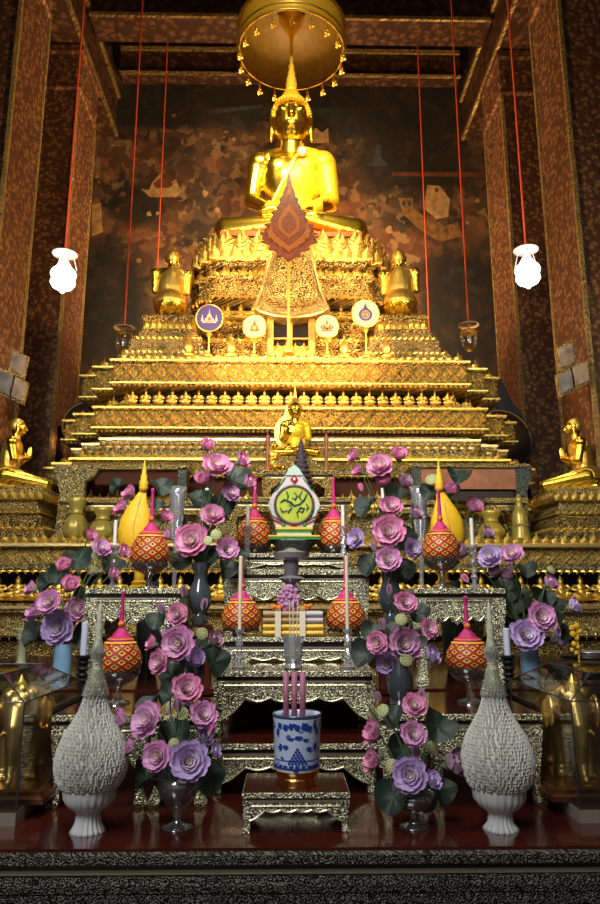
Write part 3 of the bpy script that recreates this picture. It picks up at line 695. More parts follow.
m = MB().lathe([(.035,BZ+.1),(.035,uz+.45),(.05,uz+.5),(.27,uz+.93)], 16, (0,11.28,0)); m.lathe([(.06,uz+.9),(.06,uz+1.2)],12,UC); m.build('pole', ROBE, um, smooth=True)
tm = MB(); tm.tube([(0,0,0),(0,0,-.08)],.008,5); tm.lathe([(.0,-.07),(.025,-.09),(.02,-.13),(.045,-.2),(.0,-.21)], 8)
for a in range(3): tm.lathe([(.0,-.2),(.022,-.22),(.03,-.27),(.0,-.28)], 6, (.035*math.cos(a*2.1),.035*math.sin(a*2.1),0))
tme = bpy.data.meshes.new('tassel'); tme.from_pydata([tuple(v) for v in tm.v],[],tm.f); tme.materials.append(SATIN)
for k in range(18):
    a = 2*PI*(k+.5)/18; shared('tassel', tme, cano, (.95*math.cos(a), -.1+.95*math.sin(a), uz+.0-BZ))
# ---- kneeling disciples
def disciple_mesh():
    m = MB()
    m.ell((0,.16,.24),(.28,.25,.24)); m.ell((0,.09,.55),(.235,.175,.45)); m.ell((0,.08,.52),(.21,.16,.26)); m.ell((0,.05,.78),(.27,.17,.2)); m.ell((0,.06,.89),(.31,.12,.09))
    m.capsule((0,.04,.9),(0,.0,1.06),.09,.085)
    for s in (-1,1):
        m.capsule((s*.13,.12,.24),(s*.19,-.60,.11),.19,.10); m.capsule((s*.19,-.60,.07),(s*.14,.28,.07),.085,.065); m.ell((s*.13,.36,.08),(.05,.12,.06))
        m.ell((s*.30,.06,.86),(.10,.10,.10)); m.capsule((s*.30,.07,.86),(s*.30,.0,.53),.085,.068); m.capsule((s*.30,.0,.53),(s*.05,-.22,.62),.066,.042)
        w = Vector((s*.03,-.23,.62)); d = Vector((0,-.12,1)).normalized()
        for k in range(4): m.capsule(w+Vector((0,(k-1.5)*.022,0)), w+d*(.19+.02*(1.5-abs(k-1.6)))+Vector((-s*.012,(k-1.5)*.018,0)), .019,.011,8,3)
        m.capsule(w+Vector((0,.035,0)), w+Vector((0,.07,.1)), .017,.011,8,3)
    head_bits(m,(0,-.01,1.19),.34)
    return remeshed(m,'disciple_body',.0105,3)
DM = disciple_mesh(); DM.materials.append(GOLD)
DROBE = shell(DM, lambda c: (.2 < c.z < .96 and abs(c.x) < .27 and (c.y > -.14) and (c.x*.8+(c.z-.62)) < .33), .012, 'robe'); DROBE.materials.clear(); DROBE.materials.append(SATIN)
DH = MB(); DH.ell((0,.012,1.225),(.126,.144,.15),18,12); DH.v = [(x,(y if y>-.06 or z>1.3 else -.06),z) for x,y,z in DH.v]
DHm = bpy.data.meshes.new('hair'); DHm.from_pydata([tuple(v) for v in DH.v],[],DH.f); DHm.materials.append(SATIN); DHm.polygons.foreach_set('use_smooth',[True]*len(DHm.polygons))
def disciple(px, pyb, Y, hpx, rz, label):
    b = at(px,pyb,Y); t = at(px,pyb-hpx,Y); s = (t.z-b.z)/1.35
    return b, s
def put_disciple(x, Y, z, h, rz, label, name='disciple_statue'):
    t = thing(name, label, 'statue', (x,Y,z), rz)
    s = h/1.35
    shared('body', DM, t, sc=s); r = shared('robe', DROBE, t, sc=s); q = r.modifiers.new('thickness','SOLIDIFY'); q.thickness = .012
    shared('hair', DHm, t, sc=s); return t
# pedestals for the disciples
def stand_block(name, label, x, Y, z0, z1, w, dpt, mats=None):
    t = thing(name, label, 'pedestal', (x,Y,z0))
    p = [(x-w/2,Y+dpt/2),(x-w/2,Y-dpt/2),(x+w/2,Y-dpt/2),(x+w/2,Y+dpt/2)]; h = z1-z0
    sweep(MB(), p, [(0,z0),(.03,z0+h*.05),(.03,z0+h*.18),(-.04,z0+h*.25),(-.04,z0+h*.45),(-.1,z0+h*.5)]).build('base_tier', CARVD, t)
    sweep(MB(), p, [(-.1,z0+h*.48),(-.06,z0+h*.52),(-.04,z0+h*.56),(-.1,z0+h*.6),(-.12,z0+h*.72),(-.05,z0+h*.76),(-.05,z0+h*.95),(-.08,z1)]).build('upper_tier', CARVF, t)
    m = MB(); leafs(m, inset(p,-.05), z0+h*.75, .1, h*.22, .03); leafs(m, inset(p,-.0), z0+h*.2, .08, h*.09, .03); leafs(m, inset(p,-.06), z0+h*.5, .07, h*.08, .02); m.build('lotus_leaves', SATIN, t)
    return t
zt = Z(1.24); xl = at(22,490,7.95).x; xr = at(573,488,7.95).x
stand_block('statue_pedestal','carved gilded pedestal under the kneeling disciple at the far left edge',xl-.08,7.98,Z(.62),zt,.95,.8)
stand_block('statue_pedestal','carved gilded pedestal under the kneeling disciple at the far right edge',xr+.08,7.98,Z(.62),zt,.95,.8)
hd = at(14,419,7.95).z-zt
put_disciple(xl-.12,7.98,zt,hd,PI/2+.3,'golden kneeling disciple with joined palms at the far left edge, facing right')
put_disciple(xr+.08,7.98,zt,hd+.03,-PI/2-.3,'golden kneeling disciple with joined palms at the far right edge, facing left')
for px,lab,lab2,rz in ((171,'golden disciple seen from behind, kneeling to the left of the Buddha throne','stepped gilded stand under the disciple left of the upper throne',PI+.12),
                    (400,'golden disciple seen from behind, kneeling to the right of the Buddha throne','stepped gilded stand under the disciple right of the upper throne',PI-.25)):
    Y = 9.75; top = at(px,320,Y); x = top.x
    t = thing('statue_stand', lab2, 'pedestal', (x,Y,Z(3.3)))
    p = lambda w: [(x-w,10.3+w*.3),(x-w,Y-w*.7),(x+w,Y-w*.7),(x+w,10.3+w*.3)]
    z0, z1 = Z(3.3), top.z; h = z1-z0
    sweep(MB(), p(.6) if False else [(x-.60,9.93),(x-.60,9.4),(x+.60,9.4),(x+.60,9.93)], [(0,z0),(.02,z0+h*.06),(.02,z0+h*.15),(-.06,z0+h*.2),(-.08,z0+h*.33)]).build('bottom_step', CARVG, t)
    q = [(x-.48,9.91),(x-.48,9.47),(x+.48,9.47),(x+.48,9.91)]
    sweep(MB(), q, [(0,z0+h*.3),(.02,z0+h*.36),(.02,z0+h*.46),(-.06,z0+h*.5),(-.07,z0+h*.66)]).build('middle_step', CARVF, t)
    q2 = [(x-.36,9.9),(x-.36,9.52),(x+.36,9.52),(x+.36,9.9)]
    sweep(MB(), q2, [(0,z0+h*.63),(.02,z0+h*.68),(-.03,z0+h*.74),(.02,z0+h*.95),(-.02,z1)]).build('top_step', CARV, t)
    leafs(MB(), q2, z0+h*.7, .09, h*.24, .03).build('leaf_row', SATIN, t); leafs(MB(), q, z0+h*.46, .08, h*.1, .03).build('leaf_row', SATIN, t); m = MB(); leafs(m, [(x-.60,9.93),(x-.60,9.4),(x+.60,9.4),(x+.60,9.93)], z0+h*.15, .08, h*.1, .03); m.build('leaf_row', SATIN, t)
    put_disciple(x,Y-.08,z1,at(px,252,Y).z-z1-.04,rz,lab)
# ============================================================ CEREMONIAL FANS
zt1 = Z(3.3)
def rot_y(pts, y0, y1, m): m.prism(pts, y0, y1); return m
c = at(289,218,9.05); k = 1/ppm(289,218,9.05); tip = at(289,172,9.05).z; bot = at(289,262,9.05).z
fz = at(289,228,9.05).z; hw = 29*k
ff = thing('flame_fan', 'tall carved red-brown flame-edged ceremonial fan standing before the Buddha', 'ceremonial fan', (c.x,9.05,zt1))
def flame_outline(sc, jag):
    R = [(0,1.0)]
    prof = [(.10,.80),(.22,.62),(.34,.50),(.42,.36),(.62,.26),(.66,.12),(.86,.05),(.86,-.08),(1.0,-.17),(.93,-.32),(.96,-.42),(.74,-.48),(.70,-.62),(.48,-.68),(.42,-.80),(.2,-.84)]
    H1, H2 = (tip-fz), (fz-bot)
    for i,(x,t) in enumerate(prof):
        t2 = t+.0
        R.append((x*(1-.0), t)); 
        if jag: R.append((max(.02,x*.86), t-.035))
    R.append((0,-1.0))
    f = lambda x,t: (c.x+x*hw*sc, fz+(t*H1 if t>0 else t*H2)*sc)
    return [f(x,t) for x,t in R]+[f(-x,t) for x,t in reversed(R[1:-1])]
MB().prism(flame_outline(1,True), 9.03, 9.07).build('fan_blade', WOODR, ff)
MB().prism(flame_outline(.76,False), 9.0, 9.03).build('middle_panel', TEAK, ff)
def rhomb(s, y0, y1): 
    H1, H2 = (tip-fz)*s, (fz-bot)*s
    pts = [(c.x,fz+H1)]+[(c.x+hw*s*math.sin(a)*1.0, fz+(H1 if math.cos(a)>0 else H2)*math.cos(a)*.72) for a in [PI*(.22+.56*i/8) for i in range(9)]]+[(c.x,fz-H2)]
    pts = pts+[(2*c.x-x,z) for x,z in reversed(pts[1:-1])]
    return MB().prism(pts, y0, y1)
rhomb(.56,8.985,9.0).build('inner_panel', WOODR, ff); rhomb(.38,8.975,8.99).build('inner_ridge', TEAK, ff); rhomb(.24,8.965,8.98).build('heart', WOODR, ff)
m = MB(); m.tube([(c.x,9.08,zt1),(c.x,9.08,bot+.3)], .022, 8); m.lathe([(.09,0),(.09,.03),(.04,.06),(.03,.2)],12,(c.x,9.08,zt1)); m.build('pole', SATIN, ff)
def disc_fan(px, py, rp, m0, lab, emblem):
    Y = 9.2; c = at(px,py,Y); r = rp/ppm(px,py,Y)
    t = thing('disc_fan', lab, 'ceremonial fan', (c.x,Y,zt1)); O = Vector((c.x,Y,c.z))
    n = 36
    ring = [(c.x+r*math.cos(2*PI*i/n)*(1), c.z+r*1.06*math.sin(2*PI*i/n)) for i in range(n)]
    MB().prism(ring, Y-.012, Y+.012).build('disc', m0, t)
    m = MB(); m.tube([(x,Y,z) for x,z in ring], .014, 6, True); m.build('rim', SATIN, t)
    m = MB(); m.tube([(c.x,Y+.02,zt1),(c.x,Y+.02,c.z-r*.9)], .013, 8); m.lathe([(.06,0),(.06,.02),(.02,.05),(.02,.1)],12,(c.x,Y+.02,zt1)); m.lathe([(.02,0),(.045,.04),(.02,.09)],10,(c.x,Y+.02,c.z-r*1.06-.08)); m.build('pole', SATIN, t)
    emblem(t, c.x, c.z, r, Y)
def P_(m, c, r, Y, pts, d=.02): m.prism([(c[0]+x*r, c[1]+z*r) for x,z in pts], Y-d, Y-.01)
def em_crown(t, x, z, r, Y, main=None, acc=None):
    m = MB(); q = (x,z)
    P_(m,q,r,Y,[(-.5,-.42),(.5,-.42),(.56,-.3),(-.56,-.3)]); P_(m,q,r,Y,[(-.34,-.28),(.34,-.28),(.3,-.05),(-.3,-.05)])
    P_(m,q,r,Y,[(-.2,-.03),(.2,-.03),(.13,.2),(.05,.3),(0,.68),(-.05,.3),(-.13,.2)])
    for s in (-1,1): P_(m,q,r,Y,[(s*.42,-.28),(s*.64,-.28),(s*.56,.05),(s*.53,.28),(s*.5,.05)][::s])
    e_ = m.build('emblem', main or SPINK, t)
    m = MB(); P_(m,q,r,Y,[(-.1,-.24),(.1,-.24),(.1,-.06),(0,.04),(-.1,-.06)],.028); P_(m,q,r,Y,[(-.3,-.36),(.3,-.36),(.3,-.33),(-.3,-.33)],.028); m.build('emblem_detail', acc or TEAK, e_)
DK = mat('dark_embroidery',(.12,.09,.03),.6); NAVY = mat('navy_embroidery',(.02,.025,.12),.6); GLD = mat('gold_thread',(.6,.38,.05),.5)
def em_bell(t, x, z, r, Y):
    m = MB(); q = (x,z)
    P_(m,q,r,Y,[(-.34,-.48),(.34,-.48),(.42,-.3),(.28,-.26),(.34,-.05),(.16,.08),(.12,.3),(.03,.42),(0,.66),(-.03,.42),(-.12,.3),(-.16,.08),(-.34,-.05),(-.28,-.26),(-.42,-.3)])
    e_ = m.build('emblem', DK, t)
    m = MB(); m.prism([(x+.17*r*math.cos(i*PI/8), z-.18*r+.17*r*math.sin(i*PI/8)) for i in range(16)], Y-.028, Y-.01); m.build('emblem_detail', GLD, e_)
def em_trident(t, x, z, r, Y):
    m = MB(); q = (x,z)
    P_(m,q,r,Y,[(-.06,-.5),(.06,-.5),(.09,.3),(0,.62),(-.09,.3)]); P_(m,q,r,Y,[(-.5,-.3),(.5,-.3),(.44,-.2),(-.44,-.2)])
    for s in (-1,1):
        P_(m,q,r,Y,[(s*.12,-.18),(s*.3,-.18),(s*.36,.02),(s*.26,.22),(s*.2,.02)][::s]); P_(m,q,r,Y,[(s*.38,-.18),(s*.54,-.18),(s*.56,.0),(s*.48,.1)][::s]); P_(m,q,r,Y,[(s*.12,-.5),(s*.5,-.42),(s*.34,-.34),(s*.12,-.36)][::s])
    e_ = m.build('emblem', DK, t)
    m = MB(); m.prism([(x+.1*r*math.cos(i*PI/6), z+.0*r+.13*r*math.sin(i*PI/6)) for i in range(12)], Y-.028, Y-.01); m.build('emblem_detail', GLD, e_)
def em_drop(t, x, z, r, Y):
    m = MB(); q = (x,z)
    ring = []
    n = 28
    out = [(.50*math.sin(2*PI*i/n), -.12+.50*math.cos(2*PI*i/n)) for i in range(n)]
    out[0] = (0,.80); out[1] = (.09,.52); out[-1] = (-.09,.52)
    inn = [(.33*math.sin(2*PI*i/n), -.12+.33*math.cos(2*PI*i/n)) for i in range(n)]
    for i in range(n):
        a, b = out[i], out[(i+1)%n]; c_, d_ = inn[(i+1)%n], inn[i]; P_(m,q,r,Y,[a,b,c_,d_])
    e_ = m.build('emblem', NAVY, t)
    m = MB(); P_(m,q,r,Y,[(-.08,-.3),(.08,-.3),(.1,-.05),(0,.16),(-.1,-.05)],.026)
    out2 = [(.27*math.sin(2*PI*i/n), -.12+.27*math.cos(2*PI*i/n)) for i in range(n)]; in2 = [(.2*math.sin(2*PI*i/n), -.12+.2*math.cos(2*PI*i/n)) for i in range(n)]
    for i in range(n): P_(m,q,r,Y,[out2[i],out2[(i+1)%n],in2[(i+1)%n],in2[i]],.024)
    m.build('emblem_detail', DK, e_)
disc_fan(209.5,318,13.3,INDIGO,'indigo round ceremonial fan with a pink palace emblem, leftmost of the four',em_crown)
disc_fan(254.5,326.5,11.3,IVORY,'small ivory round fan with a dark bell-shaped emblem, left of the niche',em_bell)
disc_fan(327,326.5,11.3,IVORY,'small ivory round fan with a dark trident emblem, right of the niche',em_trident)
disc_fan(365.5,313.5,13.3,IVORY,'ivory round fan with a navy drop-shaped emblem, rightmost of the four',em_drop)
# small gilded offerings standing on the top ledge
def small_cone(px, Y, h, lab, name='gilded_cone_offering'):
    p = at(px,355,Y); t = thing(name, lab, 'ornament', (p.x,Y,zt1))
    MB().lathe([(.5,0),(.5,.08),(.3,.14),(.2,.2),(.34,.26),(.36,.4),(.24,.55),(.1,.7),(.04,.85),(0,1)], 12).build('cone', SATIN, t, local=True, smooth=True).scale = (h*.5,h*.5,h)
    return t
for px,lab in ((188,'small gilded cone offering at the left end of the fans'),(231,'small gilded cone offering between the indigo and ivory fans'),(344,'small gilded cone offering between the two right ivory fans'),(387,'small gilded cone offering at the right end of the fans')):
    small_cone(px, 9.22, .36, lab)

# ============================================================ HANGING LAMPS
BULB = mat('lit_white_glass',(1,1,1),.3,emit=(.85,.95,1.0),es=6)
SHADEM = mat('lamp_saucer',(.75,.6,.5),.35)
def lamp(px, py_disc, Y, lit, lab, py_top=0, r=.175, topx=None, h=.5):
    p = at(px,py_disc,Y); t = thing('hanging_lamp', lab, 'lamp', (p.x,Y,p.z))
    MB().tube([(0,0,.0),(0,0,16.5-p.z)], .014, 8).build('cord', CORD, t, local=True)
    MB().lathe([(.02,.03),(r*.6,.03),(r,-.0),(r*.97,-.012),(r*.5,.01),(.02,.012)], 28, caps=False).build('saucer', SHADEM, t, local=True, smooth=True)
    a = MB()
    for i in range(3):
        an = i*2.09+.4; a.tube([(.1*math.cos(an),.1*math.sin(an),0),(.155*math.cos(an),.155*math.sin(an),-.2)], .005, 5)
    a.tube([(0,0,0),(0,0,-.1)],.02,8); a.build('hanger', SATIN if not lit else SHADEM, t, local=True)
    prof = [(.035,-.08),(.06,-.12),(.09,-.18),(.14,-.23),(.155,-.27),(.145,-.31),(.12,-.335),(.145,-.36),(.15,-.39),(.12,-.44),(.06,-.475),(.02,-.485),(.025,-.51),(0,-.525)]
    sh = MB().lathe(prof, 24, caps=False)
    if lit: sh.build('glass_shade', BULB, t, local=True, smooth=True)
    else:
        MB().lathe([(.11,-.12),(.13,-.16),(.125,-.3),(.10,-.40),(.05,-.47),(0,-.48)], 24, caps=False).build('glass_shade', GLASS, t, local=True, smooth=True)
        MB().ell((0,0,-.25),(.04,.04,.07)).build('bulb', mat('dull_bulb',(.6,.5,.4),.3), t, local=True, smooth=True)
        MB().lathe([(.13,-.11),(.14,-.13),(.13,-.15)],24).build('collar', SATIN, t, local=True)
    if lit:
        l = bpy.data.lights.new('lamp_light','POINT'); l.energy = 30; l.color = (.85,.94,1); l.shadow_soft_size = .2
        o = bpy.data.objects.new('lamp_light', l); C.objects.link(o); o.parent = t; o.location = (0,-.35,-.5)
    return t
lamp(65,254,8.0,True,'lit white glass lamp on a red cord in front of the left pillars',r=.155)
lamp(526,250,8.0,True,'lit white glass lamp on a red cord in front of the right pillars',r=.155)
lamp(124.5,328,11.0,False,'unlit clear glass lamp hanging left of the gilded pedestal')
lamp(468.5,325,11.0,False,'unlit clear glass lamp hanging right of the gilded pedestal')
for px,lab in ((152.5,'thin red cord of a lamp hanging behind the pedestal on the left'),(431,'thin red cord of a lamp hanging behind the pedestal on the right')):
    lamp(px,372,13.0,False,lab)

# ============================================================ FRAMES ON THE PILLARS
def framed(quads, Y0, Y1, lab, xs, inward):
    """gilt frames fixed to the slanting face: each quad in pixels"""
    ctr = at(sum(p[0] for q in quads for p in q)/8/len(quads)*2, sum(p[1] for q in quads for p in q)/4/len(quads), Y0)
    t = thing('framed_plaque_cluster', lab, 'picture frame', tuple(ctr))
    for i,q in enumerate(quads):
        P = [at(x,y,Y0) for x,y in q]; cx = sum((p for p in P), Vector())/4
        big = [(cx+(p-cx)*1.3) for p in P]
        MB().prism([(p.x,p.z) for p in big], Y0-.03, Y0+.02).build('frame', CARVF, t)
        MB().prism([(p.x,p.z) for p in P], Y0-.045, Y0-.028).build('picture', PICT[i%2], t)
    return t
PICT = [mat('faded_portrait',(.34,.26,.18),.4,noise=.5,nscale=5), mat('grey_mounted_card',(.2,.2,.19),.3,noise=.4,nscale=6)]
fr = framed([[(14,352),(27,359),(23,376),(10,369)],[(1,371),(14,377),(10,396),(-3,389)],[(16,379),(27,385),(23,402),(12,397)]], 9.2, 0, 'cluster of three gilt-framed plaques on the left pillar', None, 1)
fr = framed([[(557,350),(571,344),(573,363),(560,369)],[(557,377),(570,371),(572,388),(560,395)],[(571,369),(585,363),(588,381),(575,387)]], 9.2, 0, 'cluster of three gilt-framed plaques on the right pillar', None, 1)
for px,py,py2 in ((20,352,410),(568,345,400)):
    pass
# ============================================================ DARK DRUMS BEHIND
def drum(px, py, rp, Y, lab, lean=0):
    c = at(px,py,Y); r = rp/ppm(px,py,Y); z0 = Z(.62)
    t = thing('standing_drum', lab, 'drum', (c.x,Y,z0))
    m = MB(); n = 40; z0 = z0
    m.prism([(c.x+r*math.cos(2*PI*i/n), c.z+r*math.sin(2*PI*i/n)) for i in range(n)], Y, Y+.24); m.build('skin', DARKB, t)
    m = MB().tube([(c.x+r*math.cos(2*PI*i/n), Y, c.z+r*math.sin(2*PI*i/n)) for i in range(n)], .02, 6, True); m.build('rim', mat('rim_grey'+lab[:3],(.02,.02,.02),.8,spec=.1), t)
    MB().box(c.x-.5,c.x-.42,Y+.05,Y+.2,z0,c.z).box(c.x+.42,c.x+.5,Y+.05,Y+.2,z0,c.z).build('stand', DARKB, t)
drum(500,441,32,11.75,'large round black drum half hidden behind the right end of the pedestal')
drum(86,425,24,11.75,'round black drum half hidden behind the left end of the pedestal')
c = at(507,400,12.05); t = thing('draped_cloth','grey cloth draped behind the black drum on the right','cloth',(c.x,12.05,0))
MB().prism([(at(x,y,12.05).x, at(x,y,12.05).z) for x,y in ((500,378),(506,392),(513,405),(520,412),(530,440),(522,470),(498,470),(496,400))],12.0,12.08).build('cloth', GREYC, t)

# ============================================================ THINGS ON THE PLINTH
def carved_table(name, lab, cat, x0, x1, yf, dep, z0, z1, sil=SILV, top=RED, leg=.06, apron=.10, slab=.035, waist=.025, mid=False, plain=SILVP, group=None, lattice_p=None):
    """altar table: lacquer top, carved edge, dark waist, scalloped apron, four curved legs"""
    t = thing(name, lab, cat, ((x0+x1)/2, yf+dep/2, z0), group=group)
    yb = yf+dep
    q = [(x0,yb),(x0,yf),(x1,yf),(x1,yb)]
    MB().box(x0+.004,x1-.004,yf+.004,yb-.004,z1-slab*.4,z1).build('table_top', top, t)
    sweep(MB(), q+[], [(-.004,z1-slab),(.0,z1-slab*.9),(.0,z1-slab*.15),(-.004,z1-slab*.02)], cap=True).build('carved_edge', sil, t)
    sweep(MB(), q, [(-.018,z1-slab-waist),(-.018,z1-slab)]).build('waist', BLACK, t)
    za = z1-slab-waist
    e = MB(); sweep(e, q, [(-.012,za-.012),(-.004,za-.01),(-.004,za),(-.012,za+.002)]); e.build('apron_moulding', plain, t)
    # scalloped aprons front and back
    W = x1-x0; L_ = x0+leg*.9; R_ = x1-leg*.9
    def scal(L_, R_, zt, h):
        pts = [(L_,zt),(R_,zt)]; n = 24
        for i in range(n+1):
            u = i/n; x = R_+(L_-R_)*u; e = abs(2*u-1)
            d = h*(.42+.58*max(0,(e-.66)/.34)**1.1+.10*abs(math.sin(u*PI*6))+.08*(1 if abs(u-.5)<.07 else 0))
            pts.append((x, zt-d))
        return pts
    MB().prism(scal(L_-.01,R_+.01,za-.008,apron), yf+.004, yf+.016).build('apron', sil, t); MB().prism(scal(L_-.01,R_+.01,za-.008,apron), yb-.016, yb-.004).build('apron', sil, t)
    for xx in (x0+.004, x1-.016):
        s = MB()
        pts = scal(yf+leg*.8, yb-leg*.8, za-.008, apron)
        s.prismT(pts, lambda u,v,d: (xx+d, u, v), 0, .012)
        s.build('side_apron', sil, t)
    # raised carved frame on the apron
    b = MB(); hh = apron*.55
    b.tube([(L_+.01,yf+.001,za-.02),(R_-.01,yf+.001,za-.02)], .0035, 5); 
    b.tube([(L_+(R_-L_)*i/48, yf+.001, za-.008-[0,1][0]-apron*(.38+.56*max(0,(abs(2*i/48-1)-.66)/.34)**1.1+.10*abs(math.sin(i/48*PI*6)))) for i in range(49)], .004, 5)
    b.build('apron_bead', plain, t)
    hL = za-z0
    if hL > .03:
        for sx in (0,1):
            for sy in (0,1):
                cx = x0+leg/2+.002 if sx == 0 else x1-leg/2-.002; sg = -1 if sx == 0 else 1
                cy = yf+leg/2+.002 if sy == 0 else yb-leg/2-.002; sy_ = -1 if sy == 0 else 1
                m = MB(); prof = [(0,1,.0),(.1,1.02,.0),(.3,.85,-.03),(.55,.62,-.10),(.78,.55,-.12),(.88,.75,-.02),(.95,1.0,.10),(1.0,.85,.12)]
                rings = []
                for (u,w,o) in prof:
                    z = za-u*hL; h2 = leg/2*w; ox = cx+sg*o*leg; oy = cy+sy_*o*leg
                    rings.append([(ox-h2,oy-h2,z),(ox+h2,oy-h2,z),(ox+h2,oy+h2,z),(ox-h2,oy+h2,z)])
                vs_ = [v for r in rings for v in r]; fs = []
                for j in range(len(rings)-1):
                    for i in range(4): fs.append((j*4+i, j*4+(i+1)%4, (j+1)*4+(i+1)%4, (j+1)*4+i))
                fs += [(0,1,2,3), tuple(len(vs_)-4+i for i in (3,2,1,0))]
                m.add(vs_, fs); m.build('leg', sil, t)
    return t
zp = Z(.62)
# pearl-inlaid side tables below the pedestal
xa, xb = at(410,470,7.75).x, at(528,470,7.75).x
t = thing('inlaid_table','dark table with red-brown board and pearl-inlaid corner bracket on the right','table',((xa+xb)/2,7.9,zp))
ztb = at(470,467,7.7).z
MB().box(xa,xb-.12,7.7,7.74,at(470,489,7.7).z,ztb-.01).build('front_board', REDW, t)
MB().box(xa-.02,xb,7.66,8.05,ztb-.01,ztb+.03).build('table_top', CARVF, t)
MB().box(xa,xb-.05,7.76,8.0,at(470,500,7.7).z,at(470,489,7.7).z).build('rail', BLACK, t)
m = MB(); m.prism([(xb-.16,ztb),(xb+.02,ztb),(xb-.02,ztb-.15),(xb-.06,ztb-.3),(xb-.04,zp),(xb-.16,zp)],7.66,7.74); m.build('leg', PEARL, t); MB().box(xa,xa+.1,7.66,7.74,zp,ztb).build('leg', PEARL, t)
xa2, xb2 = at(56,472,7.75).x, at(190,472,7.75).x
t = thing('inlaid_table','dark table with gilded scroll brackets and pearl inlay on the left','table',((xa2+xb2)/2,7.9,zp))
z2 = at(100,468,7.7).z
MB().box(xa2,xb2,7.66,8.05,z2-.02,z2+.03).build('table_top', CARVF, t)
m = MB(); m.prism([(xa2,z2),(xa2+.52,z2),(xa2+.46,z2-.1),(xa2+.36,z2-.16),(xa2+.36,z2-.4),(xa2+.2,z2-.5),(xa2+.2,zp),(xa2+.06,zp),(xa2+.1,z2-.3)],7.64,7.72); m.build('scroll_bracket', CARVG, t)
MB().box(xa2+.45,xb2,7.72,7.76,at(100,484,7.7).z,z2-.04).build('board', DRED, t)
MB().box(xb2-.12,xb2-.02,7.66,7.76,zp,z2).build('leg', PEARL, t)
def jar(px, pyb, pyt, rp, Y, m_, lab, kind):
    b = at(px,pyb,Y); tz = at(px,pyt,Y).z; h = tz-zp; r = rp/ppm(px,pyb,Y)
    t = thing('gilded_jar', lab, 'jar', (b.x,Y,zp))
    if kind == 0:
        MB().lathe([(.5*r,0),(.8*r,h*.06),(1.0*r,h*.22),(.98*r,h*.34),(.75*r,h*.5),(.5*r,h*.6)], 32, flute=(10,.05)).build('body', m_, t, local=True, smooth=True)
        MB().lathe([(.5*r,h*.6),(.62*r,h*.63),(.55*r,h*.66),(.5*r,h*.7),(.72*r,h*.86),(.8*r,h*.98),(.72*r,h),(.6*r,h*.98)], 28).build('lid', m_, t, local=True, smooth=True)
    else:
        MB().lathe([(1*r,0),(1*r,h*.05),(.85*r,h*.12),(.8*r,h*.3),(.78*r,h*.5),(.6*r,h*.62),(.34*r,h*.7),(.3*r,h*.8),(.42*r,h*.86),(.3*r,h*.9),(0,h*1.0)], 28).build('body', m_, t, local=True, smooth=True)
        MB().lathe([(.83*r,h*.28),(.86*r,h*.3),(.83*r,h*.33)],28).build('band', CARVF, t, local=True)
OLIVE = mat('olive_gold_celadon',(.42,.33,.07),.35,.35,noise=.2,nscale=9)
jar(75,537,498,12,7.33,OLIVE,'fluted olive-gold jar with flared lid, leftmost on the gilded base',0)
jar(102,537,508,13,7.33,OLIVE,'squat olive-gold jar behind the left lotus blooms',0)
jar(492,540,511,13,7.33,mat('yellow_jar',(.5,.36,.05),.35,.3),'squat yellow-gold jar behind the right lotus blooms',0)
jar(521,540,493,10,7.33,OLIVE,'bell-shaped olive-gold jar at the right of the gilded base',1)
# gilded tables of the inner shrine
def gold_table(px0, px1, py, Y, dep, lab, zb=None, app=.12):
    a, b = at(px0,py,Y), at(px1,py,Y)
    return carved_table('gilded_shrine_table', lab, 'table', a.x, b.x, Y, dep, zb or zp, a.z, sil=CARVF, top=SATIN, leg=.1, apron=app, slab=.05, waist=.03, plain=PALE)
gold_table(262,334,470,7.62,.42,'small gilded table carrying the little Buddha image')
gold_table(228,352,497,7.25,.34,'long low gilded table behind the white-framed medallion')
gold_table(58,124,498,7.44,.2,'small gilded table behind the fluted jars at the left',app=.1)
gold_table(486,528,498,7.47,.18,'small gilded table behind the bell-shaped jar at the right',app=.1)
gold_table(128,215,501,7.25,.3,'low gilded table on the left behind the upper lotus bouquet',app=.1)
gold_table(388,440,500,7.25,.3,'low gilded table on the right behind the upper lotus bouquet',app=.1)
zs = at(298,470,7.62).z
# little Buddha with stepped base
cx = at(295,460,7.85).x
t = thing('statue_pedestal','pale gilded stepped base under the little Buddha','pedestal',(cx,7.85,zs))
m = MB(); hb = at(295,457,7.8).z-zs
for i in range(4): w = .33-.045*i; m.box(cx-w,cx+w,7.68+.02*i,8.02-.02*i,zs+hb*i/4,zs+hb*(i+1)/4)
m.build('steps', CARVF, t)
lb = thing('small_buddha_statue','little golden seated Buddha on the gilded table above the medallion','statue',(cx,7.86,zs+hb))
ssc = .235
shared('body', bm_mesh, lb, sc=ssc); shared('robe', rb, lb, sc=ssc)
m = MB(); m.lathe([(.06,2.6),(.34,2.55),(.3,2.75),(.2,2.9),(.12,3.0),(.1,3.1),(.05,3.4),(0,3.7)], 14, (0,.05,0)); o = m.build('crown', SATIN, lb, local=True, smooth=True); o.scale = (ssc,)*3
